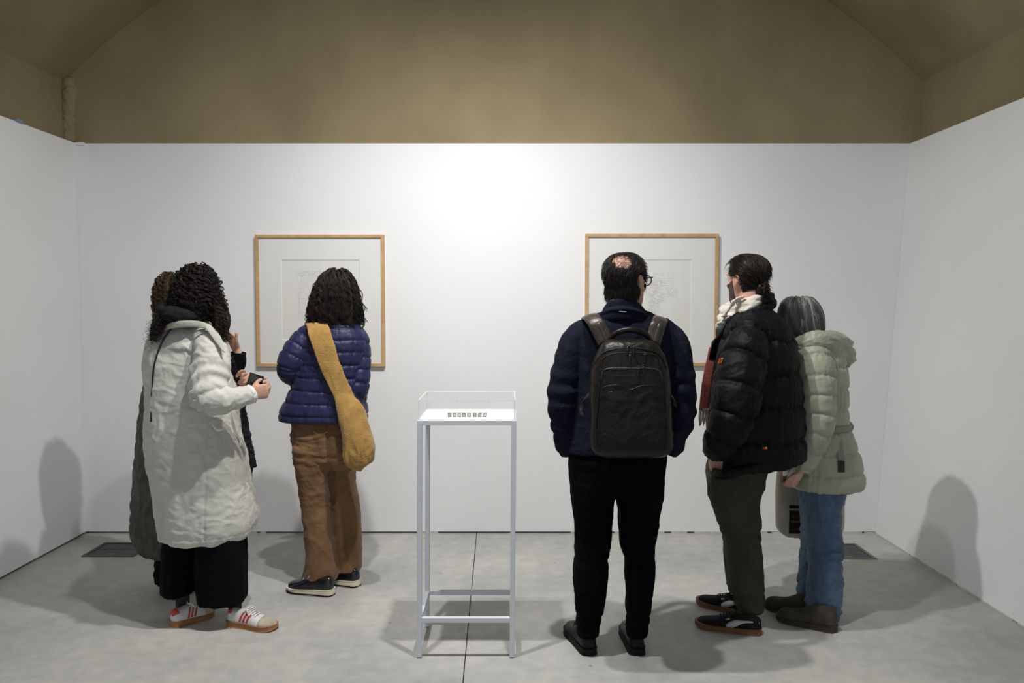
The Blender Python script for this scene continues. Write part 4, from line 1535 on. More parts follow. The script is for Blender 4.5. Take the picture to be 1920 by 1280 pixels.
DHR = hand_geos(P(1250, 839, 3.55), (-.45, .3, -1), (-1, 0, 0), True, [(10, 15, 10)] * 4, (20, 10, 10), .95)
build_body(D, hD, 3, P(1172, 675, YD), P(1158, 870, YD),
           [(P(1115, 880, YD), P(1109, 1030, 3.52), P(1100, 1180, 3.50), dt1), (P(1202, 880, YD), P(1198, 1030, 3.52), P(1196, 1180, 3.50), dt2)],
           [(P(1092, 632, YD), P(1055, 752, 3.47), P(1072, 834, 3.54)), (P(1252, 632, YD), P(1275, 752, 3.47), P(1252, 835, 3.54))], [DHL, DHR], .060)
tD = torso([(574, 1146, 1203, 3.485, .072), (582, 1137, 1212, YD, .085), (592, 1113, 1228, YD, .10), (605, 1092, 1250, YD, .12), (625, 1082, 1260, YD, .132), (660, 1078, 1264, YD, .14), (700, 1076, 1262, YD, .14), (760, 1072, 1260, YD, .14), (810, 1066, 1254, YD, .14), (846, 1062, 1251, YD, .14)])
sDl = limb([(1112, 608, YD, 14), (1092, 624, YD, 25), (1075, 650, 3.49, 28), (1062, 700, 3.48, 29), (1055, 745, 3.47, 29), (1056, 788, 3.48, 25.5), (1061, 826, 3.50, 21), (1066, 850, 3.52, 16)])
sDr = limb([(1232, 606, YD, 14), (1248, 622, YD, 24), (1264, 650, 3.49, 28), (1272, 700, 3.48, 29), (1276, 745, 3.47, 28.5), (1274, 788, 3.48, 26), (1265, 826, 3.50, 21), (1259, 850, 3.52, 16)])


def coatD(V, N):
    k, u, t = assign([tD, sDl, sDr], V)
    arm = (k > 0)
    q = np.sin(u * 80 + 3 * pn(V * 8))
    return np.where(arm, .004 * np.clip((u - .15) / .15, 0, 1) * q, 0)


cD = unify('coat', [tD.geo, sDl.geo, sDr.geo], .0065, NAVY, D, 5, cloth_disp(.006, 6, (1, 1, .7), .002, 16, (1, 1, 1), 2.0, coatD))
colD = [band([(1131, 584, 3.44, 8, 75, (-.8, -.6, .2)), (1140, 575, 3.405, 10, 82, (-.4, -.9, .2)), (1158, 571, 3.385, 11, 90, (-.1, -1, .2)), (1180, 572, 3.385, 11, 94, (.1, -1, .2)), (1199, 578, 3.40, 10, 100, (.5, -.9, .2)), (1213, 590, 3.45, 8, 115, (.8, -.5, .2))], .016),
        band([(1127, 588, 3.43, 4, 75, (-.8, -.6, .2)), (1140, 583, 3.395, 4, 82, (-.4, -.9, .2)), (1160, 580, 3.375, 4, 90, (-.1, -1, .2)), (1182, 581, 3.375, 4, 94, (.1, -1, .2)), (1203, 587, 3.39, 4, 100, (.5, -.9, .2)), (1219, 598, 3.44, 4, 115, (.8, -.5, .2))], .018)]
colD.append(band([(1122, 597, 3.44, 7, 75, (-.8, -.6, .2)), (1140, 593, 3.395, 8, 82, (-.4, -.9, .2)), (1160, 591, 3.378, 9, 90, (-.1, -1, .2)), (1182, 592, 3.378, 9, 94, (.1, -1, .2)), (1206, 597, 3.40, 8, 100, (.5, -.9, .2)), (1224, 606, 3.45, 6, 115, (.8, -.5, .2))], .014))
unify('collar', colD, .004, NAVY, cD, 1)
mesh_obj('loop_label', *band([(1161, 584, 3.362, 1, 90, (0, -1, 0)), (1174, 584.5, 3.362, 1, 90, (0, -1, 0))], .002, 2, 3), mat('grey_label', (.25, .25, .27), .7), cD)
pD = torso([(830, 1066, 1250, YD, .13), (870, 1066, 1249, YD, .135), (900, 1068, 1246, YD, .135), (925, 1070, 1243, YD, .12)])
d1 = torso([(900, 1068, 1156, YD, .12), (941, 1072, 1150, YD, .11), (988, 1077, 1146, 3.50, .098), (1015, 1079, 1145, 3.505, .092), (1050, 1076, 1141, 3.50, .09), (1082, 1075.5, 1139, 3.49, .088), (1132, 1079, 1132.5, 3.485, .078), (1172, 1081, 1124, 3.485, .07), (1188, 1082, 1120, 3.485, .068)])
d2 = torso([(900, 1154, 1246, YD, .12), (941, 1158, 1240, YD, .11), (988, 1161, 1233, 3.50, .098), (1020, 1163, 1228, 3.505, .092), (1048, 1170, 1226.5, 3.50, .09), (1082, 1171, 1226, 3.49, .088), (1132, 1174.5, 1221.5, 3.485, .078), (1172, 1173, 1216, 3.485, .07), (1188, 1174, 1213, 3.485, .068)])
unify('trousers', [pD.geo, d1.geo, d2.geo], .007, NAVYT, D, 4, cloth_disp(.005, 7, (1, 1, .8), .002, 16, (1, 1, 1), 9.0, creases((P(0, 1045, 3.5)[2], P(0, 1170, 3.5)[2], P(0, 1150, 3.5)[2]), .006, .012)))
for hl, te in ((dh1, dt1), (dh2, dt2)):
    o, sh = make_shoe(D, hl, te, BOOT, .026, DLEA, mat('black_rubber', (.006, .006, .006), .7, spec=.2), .98, .3, 'leather_shoe', .003, BLACKP, 4, (.42, .58))
# hair: short back and sides, thin crown
HAIRD = hair_mat('short_dark_hair', (.007, .005, .004), (.015, .010, .008), (.075, .05, .04))


def scalp(parent, h, material, grow, mask, name='hair'):
    R = head_rings(grow, 64, 6)
    m_, n_, _ = R.shape
    L = R.reshape(-1, 3)
    keep = mask(L)
    W3 = h.w(L + (fbm(L * 60)[:, None] * .0015))
    Fc = []
    for i in range(m_ - 1):
        for j in range(n_):
            k2 = (j + 1) % n_
            f = (i * n_ + j, i * n_ + k2, (i + 1) * n_ + k2, (i + 1) * n_ + j)
            if keep[list(f)].all():
                Fc.append(f)
    o = mesh_obj(name, W3, Fc, material, parent, True)
    at = o.data.attributes.new('tone', 'FLOAT', 'POINT')
    at.data.foreach_set('value', np.full(len(W3), .15, np.float32))
    md = o.modifiers.new('thick', 'SOLIDIFY')
    md.thickness = .006
    md.offset = -1
    return o


BALD = np.array([.020, -.070, .084])


def maskD(L):
    face = (L[:, 1] > .048 - .25 * np.maximum(0, -L[:, 2])) & (L[:, 2] < .085)
    low = L[:, 2] < -.078 + .55 * np.maximum(0, L[:, 1] + .045)
    ear = (np.abs(L[:, 0]) > .05) & (L[:, 1] > -.035) & (L[:, 1] < .03) & (L[:, 2] < .012)
    bald = np.linalg.norm((L - BALD) * np.array([.85, .9, .9]), axis=1) < .034 + .007 * pn(L * 90)
    return ~(face | low | ear | bald)


hdD = scalp(D, hD, HAIRD, .0065, maskD)


def short_strands(h, parent, material, n, length, flow, mask, grow=.006, rad=.0009, k=7, lift=.003, name='strand_layer', dens=None):
    R = head_rings(grow, 64, 6)
    u, v = RNG.random(n * 2), RNG.random(n * 2)
    L0 = ring_sample(R, u, v)
    ok = mask(L0)
    if dens is not None:
        ok &= RNG.random(len(L0)) < dens(L0)
    L0 = L0[ok][:n]
    n2 = len(L0)
    nr = L0 - np.array([0, -.005, 0.0])
    nr /= np.linalg.norm(nr, axis=1)[:, None]
    fl = flow(L0) + RNG.normal(size=(n2, 3)) * .16
    fl -= nr * np.einsum('ij,ij->i', fl, nr)[:, None]
    fl /= np.linalg.norm(fl, axis=1)[:, None] + 1e-9
    t = np.linspace(0, 1, k)
    ln = length * (.6 + .6 * RNG.random(n2))
    pts = L0[:, None] + fl[:, None] * (ln[:, None, None] * t[None, :, None]) + nr[:, None] * (lift * np.sin(t * 2.6)[None, :, None] - (ln[:, None] * t[None]) [..., None] ** 2 * 5.2)
    pts = h.w(pts.reshape(-1, 3)).reshape(n2, k, 3)
    return strands_obj(name, pts, rad * (.7 + .6 * RNG.random(n2)), material, parent, RNG.random(n2) ** 2)


short_strands(hD, hdD, HAIRD, 2600, .026, lambda L: np.stack([.25 * L[:, 0] / .08, -.5 - L[:, 2] * 5, -.8 - 0 * L[:, 0]], 1), maskD)
short_strands(hD, hdD, HAIRD, 800, .022, lambda L: np.stack([.2 + 0 * L[:, 0], -.9 + 0 * L[:, 0], -.2 + 0 * L[:, 0]], 1), lambda L: (np.linalg.norm(L - BALD, axis=1) < .05), .001, .0005, 7, .002)
short_strands(hD, hdD, HAIRD, 500, .026, lambda L: (BALD - L) / (np.linalg.norm(BALD - L, axis=1)[:, None] + 1e-6) + np.array([.5, -.2, 0]), lambda L: (np.linalg.norm(L - BALD, axis=1) < .052) & (np.linalg.norm(L - BALD, axis=1) > .026), .005, .0007, 8, .002)
na = [ellipsoid(hD.w((0, -.026, -.030)), .001 * 1.06 * (np.diag([75, 68, 78]) @ hD.M.T), 24, 16)]
no_ = unify('nape_hair', na, .005, HAIRD, hdD, 1, lambda V, N: .002 * (ridged(V * np.array([60, 60, 25])) - .8))
at = no_.data.attributes.new('tone', 'FLOAT', 'POINT')
at.data.foreach_set('value', np.full(len(no_.data.vertices), .15, np.float32))
th_, zz_ = RNG.uniform(math.pi * .95, math.pi * 2.05, 700), RNG.uniform(-.75, .6, 700)
b0 = np.stack([.076 * np.cos(th_) * np.sqrt(1 - zz_ ** 2 * .9), -.026 + .069 * np.sin(th_) * np.sqrt(1 - zz_ ** 2 * .9), -.030 + .078 * zz_], 1)
tt_ = np.linspace(0, 1, 6)
st_ = b0[:, None] + np.stack([0 * tt_, -.002 * np.sin(tt_ * 3), -.016 * tt_], 1)[None] + (RNG.normal(size=(700, 1, 3)) * .0035) * tt_[None, :, None]
strands_obj('nape_strands', hD.w(st_.reshape(-1, 3)).reshape(st_.shape), .0009, HAIRD, hdD, RNG.random(700) ** 2)
# glasses
GLF = mat('black_acetate', (.012, .012, .014), .25, spec=.6)
gl = []
for s in (-1, 1):
    gl.append(tube([hD.w((s * .079, -.012, .008)), hD.w((s * .080, .02, .018)), hD.w((s * .076, .088, .020)), hD.w((s * .070, .104, .020))], .0028, 8, 4))
    gl.append(tube([hD.w((s * .037 + .031 * math.cos(a), .106 - .006 * abs(math.cos(a)), .008 + .022 * math.sin(a))) for a in np.linspace(0, 2 * math.pi, 17)], .0026, 8, 2))
gl.append(tube([hD.w((-.008, .107, .014)), hD.w((0, .109, .017)), hD.w((.008, .107, .014))], .0024, 8, 3))
glo = mesh_obj('glasses', *merge(gl), GLF, D, True)
LENS = clear_mat('spectacle_lens', (.98, .98, .98), .02, .05)
for s in (-1, 1):
    R = np.array([[hD.w((s * .037 + .030 * q * math.cos(a), yy, .008 + .021 * q * math.sin(a))) for a in np.linspace(0, 2 * math.pi, 20, endpoint=False)] for q, yy in ((.02, .1035), (1, .1025), (1, .1045), (.02, .1055))])
    mesh_obj('lens', *rings_to_geo(R), LENS, glo, True)

# leather backpack
PACK = mat('dark_brown_leather', (0.0075, 0.0056, 0.0044), 0.38, (0.0115, 0.0088, 0.0070), 16, .2, 75, spec=.28)
PACKT = mat('brown_leather_strap', (0.030, 0.022, 0.017), 0.38, (0.045, 0.035, 0.028), 16, .3, 75, spec=.5)
ZIPM = mat('gunmetal_zip', (.10, .105, .12), .28, metal=.9)
YP = 3.27
BP = thing('backpack', 'dark brown leather backpack worn by the man in navy', 'backpack', P(1182, 858, YP))
bp = torso([(636, 1146, 1214, YP, .025), (641, 1132, 1227, YP, .05), (652, 1124, 1237, YP, .066), (672, 1115, 1247, YP, .076), (700, 1108, 1253, YP, .085), (740, 1106, 1256, YP, .088), (790, 1107, 1258, YP, .088), (825, 1107, 1260, YP, .085), (842, 1110, 1258, YP, .075), (852, 1120, 1248, YP, .055), (856, 1134, 1234, YP, .03)], 48, 6, .55)


def packf(V, N):
    d = .0022 * folds(V, 9, (1, 1, 1), .8, 3) + .0010 * folds(V, 25, (1, 1, 1), .6, 1)
    cz = P(1182, 735, 3.18)
    low = np.exp(-((V[:, 2] - P(0, 745, 3.18)[2]) / .05) ** 2)
    return d + .0035 * low * folds(V, 14, (.7, 1, 1.4), .7, 6)


bpo = unify('pack_body', [bp.geo], .005, PACK, BP, 3, packf)
mesh_obj('handle', *limb([(1140, 646, 3.285, 4), (1146, 632, 3.275, 5), (1160, 622, 3.265, 5.4), (1181, 618, 3.26, 5.6), (1203, 623, 3.265, 5.4), (1216, 632, 3.275, 5), (1222, 646, 3.285, 4)], 12, 5).geo, PACK, BP, True)
nb = (0, -.8, .6)
for pts in ([(1136, 642, 3.318, 15, 25, (0, -.9, .4)), (1126, 622, 3.325, 15, 25, (0, -.9, .5)), (1117, 605, 3.335, 14.5, 22, (-.1, -.8, .6)), (1108, 594, 3.385, 14, 18, (-.1, -.5, .9)), (1104, 594, 3.46, 14, 14, (-.1, 0, 1)), (1104, 602, 3.58, 14, 10, (-.1, .7, .7)), (1104, 660, 3.662, 12, 5, (0, 1, 0)), (1102, 740, 3.665, 8, 5, (0, 1, 0)), (1098, 790, 3.62, 7, 40, (-.7, .7, 0)), (1104, 812, 3.40, 7, 80, (-1, 0, 0))],
            [(1224, 642, 3.318, 15, -25, (0, -.9, .4)), (1229, 624, 3.325, 15, -25, (0, -.9, .5)), (1234, 609, 3.335, 14.5, -22, (.1, -.8, .6)), (1238, 599, 3.385, 14, -18, (.1, -.5, .9)), (1238, 598, 3.46, 14, -14, (.1, 0, 1)), (1238, 606, 3.58, 14, -10, (.1, .7, .7)), (1236, 660, 3.662, 12, -5, (0, 1, 0)), (1240, 740, 3.665, 8, -5, (0, 1, 0)), (1254, 790, 3.62, 7, -40, (.7, .7, 0)), (1258, 812, 3.40, 7, -80, (1, 0, 0))]):
    o = mesh_obj('shoulder_strap', *band(pts, .016, 5, 9, .003), PACKT, BP, True)
    g = [band([(x + (4 if i < 3 else 3), y, Y - .008, w * .30, a, n_) for i, (x, y, Y, w, a, n_) in enumerate(pts[:4])], .010, 5, 5)]
    mesh_obj('strap_panel', *merge(g), PACKT, o, True)


def on_pack(x, y, lift=.003):
    """point on the pack's outer face"""
    best = None
    for Y in np.linspace(3.16, 3.30, 60):
        p = P(x, y, Y)
        z = bp.c[:, 2][::-1]
        rx = np.interp(p[2], z, bp.rx[::-1])
        ry = np.interp(p[2], z, bp.ry[::-1])
        cxx = np.interp(p[2], z, bp.c[::-1, 0])
        q = min(.999, abs((p[0] - cxx) / rx))
        ys = YP - ry * (1 - q ** (2 / .55)) ** (.55 / 2)
        if Y >= ys:
            return P(x, y, Y - lift)
    return P(x, y, YP - .06 - lift)


def pack_line(pts, r, m_, nm, par, lift=.002):
    A_ = crom(np.array(pts, float), 5)
    return mesh_obj(nm, *tube([on_pack(x, y, lift) for x, y in A_], r, 6, 1), m_, par, True)


BLKZ = mat('black_zip_tape', (.005, .005, .005), .6)
pack_line([(1112, 690), (1122, 670), (1140, 657), (1170, 652), (1182, 651.5), (1200, 653), (1228, 659), (1243, 673), (1250, 690)], .0026, BLKZ, 'main_zip', bpo)
pack_line([(1127, 690), (1131, 672), (1146, 664), (1170, 661), (1200, 661), (1225, 664), (1236, 672), (1240, 690)], .0022, BLKZ, 'front_zip', bpo)
pack_line([(1127, 712), (1130, 697), (1140, 691), (1160, 690), (1190, 690), (1215, 690), (1236, 695), (1242, 712)], .0030, PACKT, 'pocket_edge', bpo)
pack_line([(1128, 728), (1140, 723.5), (1160, 722), (1180, 731), (1200, 724), (1225, 722), (1244, 726)], .0028, PACK, 'pocket_fold', bpo)
pack_line([(1127, 690), (1125, 720), (1119, 780), (1118, 825), (1124, 843)], .0020, PACK, 'seam_piping', bpo)
pack_line([(1242, 690), (1246, 720), (1250, 780), (1250, 825), (1246, 843)], .0020, PACK, 'seam_piping', bpo)
pack_line([(1147, 703), (1170, 705), (1195, 704), (1206, 703)], .0014, BLKZ, 'welt_seam', bpo)
for x0, y0, x1, y1 in ((1178, 648, 1175, 666), (1188, 648, 1189, 667), (1181, 664, 1182, 683), (1209, 663, 1207, 682), (1198, 689, 1196, 707), (1206, 687, 1207, 705)):
    a, b = on_pack(x0, y0, .006), on_pack(x1, y1, .007)
    o = mesh_obj('zip_pull', *limb_w([(a, .0034), (a * .5 + b * .5, .0052), (b, .0036)], 8, 3, ((0, 1, 0), .45)).geo, PACK, bpo, True)
    mesh_obj('slider', *tube([a + np.array([.004 * math.cos(t_), 0, .006 * math.sin(t_) + .001]) for t_ in np.linspace(0, 6.28, 9)], .0013, 6, 2), ZIPM, o, True)
# small embossed mark
g = []
for dx, dy, ex, ey in ((-4, -1, 0, -3), (0, -3, 4, -1), (-4, 1, -1, 3), (1, 0, 4, 3), (-4, -1, -4, 1)):
    g.append(tube([on_pack(1146 + dx, 737 + dy, .0015), on_pack(1146 + ex, 737 + ey, .0015)], .0011, 5, 2))
mesh_obj('embossed_mark', *merge(g), ZIPM, bpo, True)
for sx_, pts in ((-1, [(1106, 738, 3.30, 5, 80, (-1, -.3, 0)), (1098, 745, 3.31, 6, 60, (-1, -.3, 0)), (1092, 756, 3.32, 5, 40, (-1, -.3, 0)), (1090, 772, 3.32, 3.2, 20, (-1, -.3, 0)), (1094, 780, 3.32, 2.2, 10, (-1, -.3, 0))]),
                 (1, [(1256, 738, 3.30, 5, 100, (1, -.3, 0)), (1263, 748, 3.31, 5, 120, (1, -.3, 0)), (1266, 762, 3.32, 4, 140, (1, -.3, 0))])):
    mesh_obj('side_webbing', *band(pts, .005, 5, 5), PACKT, BP, True)

# ================================================================== E  man in the black puffer
PUFF = mat('black_nylon', (0.0028, 0.0028, 0.0034), 0.6, (0.004, 0.004, 0.0048), 8, .35, 60, spec=.18)
OLIVE = mat('dark_olive_cotton', (0.036, 0.037, 0.022), 0.9, (0.048, 0.049, 0.031), 8, .3, 70, spec=.15)
YE = 3.84
eh1, et1 = GP(1427, 1188), GP(1307, 1172)
eh2, et2 = GP(1414, 1155), GP(1311, 1130)
et1 = eh1 + (et1 - eh1) / np.linalg.norm(et1 - eh1) * .30
et2 = eh2 + (et2 - eh2) / np.linalg.norm(et2 - eh2) * .30
E = person('man in black puffer jacket with cream scarf and hair tied back', [eh1, et1, eh2, et2])
hE = Head(P(1400, 527, 3.86), -27, 0, 0, 1.04)
EL_hand = hand_geos(P(1343, 848, 3.72), (.25, .25, -1), (.3, .9, 0), False, [(30, 30, 20)] * 4, (25, 20, 20), .95)
ER_hand = hand_geos(P(1350, 840, 4.0), (.25, -.2, -1), (.3, -.9, 0), True, [(30, 30, 20)] * 4, (25, 20, 20), .95)
build_body(E, hE, -65, P(1405, 660, YE), P(1390, 860, YE),
           [(P(1380, 880, 3.80), P(1390, 1010, 3.79), P(1405, 1145, 3.80), et1), (P(1375, 880, 3.95), P(1385, 1010, 4.0), P(1390, 1110, 4.03), et2)],
           [(P(1405, 635, 3.70), P(1375, 775, 3.63), P(1344, 846, 3.71)), (P(1412, 640, 4.0), P(1385, 770, 4.08), P(1348, 846, 4.03))], [EL_hand, ER_hand], .058, True)
tE = torso([(578, 1378, 1444, YE, .085), (588, 1366, 1450, YE, .12), (604, 1354, 1468, YE, .165), (630, 1345, 1482, YE, .195), (660, 1336, 1488, YE, .21), (700, 1331, 1494, YE, .215), (760, 1329, 1500, YE, .22), (810, 1329, 1503, YE, .22, -8), (850, 1333, 1505, YE, .215, -20), (868, 1338, 1504, YE, .205, -28)])
sE = limb([(1420, 606, 3.76, 18), (1408, 624, 3.70, 31), (1398, 660, 3.65, 41), (1387, 710, 3.61, 45), (1379, 758, 3.595, 44), (1366, 800, 3.60, 39), (1349, 830, 3.63, 31), (1338, 852, 3.67, 19)])
sEr = limb([(1425, 622, 3.96, 26), (1408, 660, 4.02, 34), (1395, 720, 4.06, 36), (1375, 790, 4.06, 32), (1352, 835, 4.02, 22)])
PE_ = [tE, sE, sEr]
jE = unify('puffer_jacket', [p.geo for p in PE_], .006, PUFF, E, 3, quilt(PE_, (.160, .130, .135), .017, .85, 6.0, (.48, .40, .4), -.12))
ce = limb_w([(P(1408, 578, 3.86) + np.array([.098 * math.cos(a), .092 * math.sin(a), .040 * math.cos(a) - .012]), .026) for a in np.linspace(0, 2 * math.pi, 15)], 12, 3)
ce2 = limb_w([(P(1410, 570, 3.86) + np.array([.088 * math.cos(a), .084 * math.sin(a), .040 * math.cos(a)]), .018) for a in np.linspace(-1.3, 1.3, 9)], 12, 3)
unify('collar', [ce.geo, ce2.geo], .0055, PUFF, jE, 2, lambda V, N: .004 * folds(V, 14, (1, 1, 1), .6, 3))
# zip placket at the front edge
mesh_obj('zip_placket', *band([(1362, 604, 3.70, 6, 60, (-.7, -.6, .3)), (1347, 632, 3.68, 7, 30, (-.8, -.6, .2)), (1337, 662, 3.70, 6, 20, (-.9, -.4, 0)), (1332, 700, 3.74, 5, 10, (-1, -.3, 0))], .012, 5, 7), PUFF, jE, True)
hemE = limb([(1338, 884, 3.74, 7), (1356, 888, 3.67, 8), (1400, 880, 3.632, 8), (1450, 869, 3.65, 8), (1492, 861, 3.74, 8), (1504, 857, 3.84, 7)], 12, 5)
unify('hem_band', [hemE.geo], .0055, PUFF, jE, 2, lambda V, N: .004 * pn(V * np.array([60, 60, 30])))
# little red / yellow patches
PR, PYL = mat('patch_red', (.55, .04, .02), .6), mat('patch_yellow', (.75, .42, .03), .6)


for x, y, w, hh, ta in ((1351.5, 676, 4.2, 4.5, 35), (1434, 839.5, 4.2, 2.0, 0)):
    c = near_surface(x, y, PE_, .017)
    for s, m_ in ((-1, PR), (1, PYL)):
        a = math.radians(ta)
        c2 = c + np.array([s * px(w / 2, c[1]) * math.cos(a), 0, s * px(w / 2, c[1]) * math.sin(a) * .5])
        V, f = box_geo(-px(w / 2, c[1]), px(w / 2, c[1]), -.004, .004, -px(hh, c[1]), px(hh, c[1]))
        V[:, 0] += V[:, 2] * .4 * (1 if ta else 0)
        mesh_obj('emblem_patch', V + c2, f, m_, jE)
# trousers
pE = torso([(850, 1336, 1440, YE, .16), (880, 1328, 1432, YE, .165), (915, 1330, 1428, 3.84, .16)])
e1 = torso([(890, 1327, 1431, 3.78, .11), (921, 1329, 1428, 3.78, .11), (945, 1334, 1421, 3.78, .105), (973, 1345, 1424, 3.78, .098), (1004, 1360, 1426, 3.78, .09), (1043, 1366, 1428, 3.78, .086), (1089, 1368, 1429, 3.79, .082), (1122, 1377, 1432, 3.80, .08), (1143, 1382, 1429, 3.80, .075)])
e2 = torso([(890, 1330, 1420, 3.95, .11), (961, 1345, 1415, 3.98, .095), (1010, 1356, 1410, 4.0, .085), (1060, 1361, 1406, 4.02, .075), (1095, 1364, 1404, 4.03, .068), (1110, 1366, 1404, 4.03, .066)])
unify('trousers', [pE.geo, e1.geo, e2.geo], .0065, OLIVE, E, 4, cloth_disp(.006, 7, (1, 1, .7), .0025, 16, (1, 1, 1.2), 4.0, creases((P(0, 1000, 3.8)[2], P(0, 1120, 3.8)[2], P(0, 1135, 3.8)[2], P(0, 1020, 3.8)[2]), .007, .012, .3, 1.1)))
BLKS = mat('black_suede', (.0055, .0055, .006), .75, (.008, .008, .009), 30, .2, 200, spec=.2)
WHST = mat('pale_grey_leather', (.48, .48, .50), .5)
GOLD = mat('gold_foil', (.55, .36, .08), .35, metal=.6)
GUM2 = mat('brown_gum', (.17, .075, .03), .55)
for hl, te in ((eh1, et1), (eh2, et2)):
    o, sh = make_shoe(E, hl, te, SNEAK, .026, BLKS, GUM2, 1.02, .15, 'sneaker', .005, BLACKP, 6)
    for sd in (0, 1):
        f_ = (lambda t: t) if sd == 0 else (lambda t: 1 - t)
        pts = [(.02, .21, .014), (.16, .20, .024), (.28, .17, .045), (.38, .12, .08), (.47, .075, .065), (.52, .05, .035)]
        rows = []
        for q, t_, w in pts:
            rows.append([sh.S(q, f_(t_ + w), .0018), sh.S(q, f_(max(.005, t_ - w)), .0018), sh.S(q, f_(max(.005, t_ - w)), -.002), sh.S(q, f_(t_ + w), -.002)])
        rows = crom(np.array(rows).reshape(len(rows), -1), 4).reshape(-1, 4, 3)
        mesh_obj('side_stripe', *rings_to_geo(rows), WHST, o, True)
        mesh_obj('gold_print', *sh.decal((.50, f_(.22)), (.50, f_(.27)), .03, .03), GOLD, o, True)
# scarf
CREAM = mat('cream_wool', (.66, .58, .49), .95, (.72, .66, .58), 20, .4, 160, sheen=.3)
REDW = mat('brick_red_wool', (.115, .020, .014), .95, (.15, .032, .022), 30, .4, 160, sheen=.2)
FRG = mat('taupe_fringe', (.23, .18, .15), .95)
c0 = P(1394, 570, 3.86)
scE = [limb_w([(c0 + np.array([.088 * math.cos(a), .082 * math.sin(a), .036 * math.cos(a) + .004]), .026) for a in np.linspace(0, 2 * math.pi, 15)], 14, 3).geo,
       limb_w([(c0 + np.array([.096 * math.cos(a) - .005, .090 * math.sin(a), .052 * math.cos(a) - .018]), .022) for a in np.linspace(0, 2 * math.pi, 15)], 14, 3).geo,
       band([(1388, 562, 3.765, 12, 40, (-.3, -.9, .2)), (1372, 572, 3.75, 14, 65, (-.5, -.8, .2)), (1360, 585, 3.75, 15, 60, (-.7, -.7, .2)), (1352, 603, 3.76, 9, 20, (-.8, -.6, 0)), (1348, 618, 3.77, 6, 5, (-.9, -.5, 0))], .02, 5, 9)]
se = unify('scarf', scE, .005, CREAM, E, 2, lambda V, N: .005 * folds(V, 14, (1, 1, 2), .5, 3))
mesh_obj('red_end', *band([(1338, 650, 3.74, 7, 5, (-.9, -.4, 0)), (1330, 690, 3.70, 8, 4, (-.9, -.4, 0)), (1325, 720, 3.685, 8.5, 4, (-.9, -.5, 0)), (1321.5, 750, 3.68, 8.5, 4, (-.8, -.6, 0)), (1320, 767, 3.68, 8.5, 4, (-.8, -.6, 0))], .014, 6, 9, .003), REDW, se, True)
fr = []
for i in range(22):
    x = 1312 + 16.5 * i / 21
    pz = np.array([P(x, 765, 3.678 + RNG.normal() * .003), P(x - 1 + RNG.normal() * .8, 780, 3.677), P(x - 1.5 + RNG.normal() * 1.2, 795 + RNG.normal() * 3, 3.676)])
    fr.append(tube(pz, .0018, 5, 4))
mesh_obj('fringe', *merge(fr), FRG, se, True)
tag(se, None, None)
# hair pulled back into a low knot
HAIRE = hair_mat('slick_brown_hair', (.006, .004, .003), (.016, .010, .007), (.085, .05, .032), .38)
KNOT = np.array([.0, -.090, -.032])


def maskE(L):
    face = (L[:, 1] > .040 - .3 * np.maximum(0, .04 - L[:, 2])) & (L[:, 2] < .085)
    low = L[:, 2] < -.068 + .62 * np.maximum(0, L[:, 1] + .055)
    ear = (np.abs(L[:, 0]) > .05) & (L[:, 1] > -.030) & (L[:, 1] < .04) & (L[:, 2] < .018)
    return ~(face | low | ear)


hdE = scalp(E, hE, HAIRE, .0085, maskE)
short_strands(hE, hdE, HAIRE, 2600, .05, lambda L: (KNOT - L) / np.linalg.norm(KNOT - L, axis=1)[:, None], maskE, .0085, .0010, 9, .003)
kn = [ellipsoid(hE.w(KNOT + np.array([0, -.004, 0])), .026 * np.eye(3), 14, 10), ellipsoid(hE.w(KNOT + np.array([.004, .020, -.026])), .028 * np.eye(3), 14, 10)]
ko = unify('hair_knot', kn, .004, HAIRE, hdE, 1, lambda V, N: .004 * (ridged(V * 50) - .8))
at = ko.data.attributes.new('tone', 'FLOAT', 'POINT')
at.data.foreach_set('value', np.full(len(ko.data.vertices), .2, np.float32))
lock_strands(hdE, [hE.w(KNOT + np.array([0, -.03, .02])), hE.w(KNOT + np.array([.0, -.035, -.015])), hE.w(KNOT + np.array([.012, -.012, -.058])), hE.w(KNOT + np.array([.02, .005, -.075]))], 110, .010, .005, .022, .0012, HAIRE, 26, 'loose_curls')

# ================================================================== F  woman in the sage coat
SAGE = mat('sage_nylon', (0.325, 0.335, 0.25), 0.48, (0.37, 0.38, 0.29), 9, .25, 45, spec=.45, sheen=.1)
JEAN = mat('blue_denim', (0.045, 0.082, 0.148), 0.85, (0.095, 0.150, 0.235), 10, .4, 170, stretch=(1, 1, .45), detail=8, sheen=.15)
SUEDE = mat('brown_suede', (0.050, 0.040, 0.028), 0.95, (0.075, 0.062, 0.045), 20, .4, 160)
HAIRF = hair_mat('grey_hair', (.08, .076, .075), (.21, .198, .195), (.52, .48, .46), .5)
YFp = 3.98
fh1, ft1 = GP(1568, 1184), GP(1466, 1161)
fh2, ft2 = GP(1540, 1160), GP(1452, 1141)
ft1 = fh1 + (ft1 - fh1) / np.linalg.norm(ft1 - fh1) * .275
ft2 = fh2 + (ft2 - fh2) / np.linalg.norm(ft2 - fh2) * .275
Fp = person('grey haired woman in pale sage quilted coat and blue jeans', [fh1, ft1, fh2, ft2])
hF = Head(P(1499, 600, 3.97), -42, -3, 0, .97)
FL_hand = hand_geos(P(1503, 882, 3.805), (-.42, .0, -.75), (-.6, .6, .25), False, [(60, 70, 40), (66, 72, 40), (70, 74, 40), (74, 76, 40)], (30, 35, 30), .92, 2)
FR_hand = hand_geos(P(1490, 870, 4.14), (-.3, 0, -1), (0, -1, 0), True, [(50, 60, 40)] * 4, (30, 30, 30), .92)
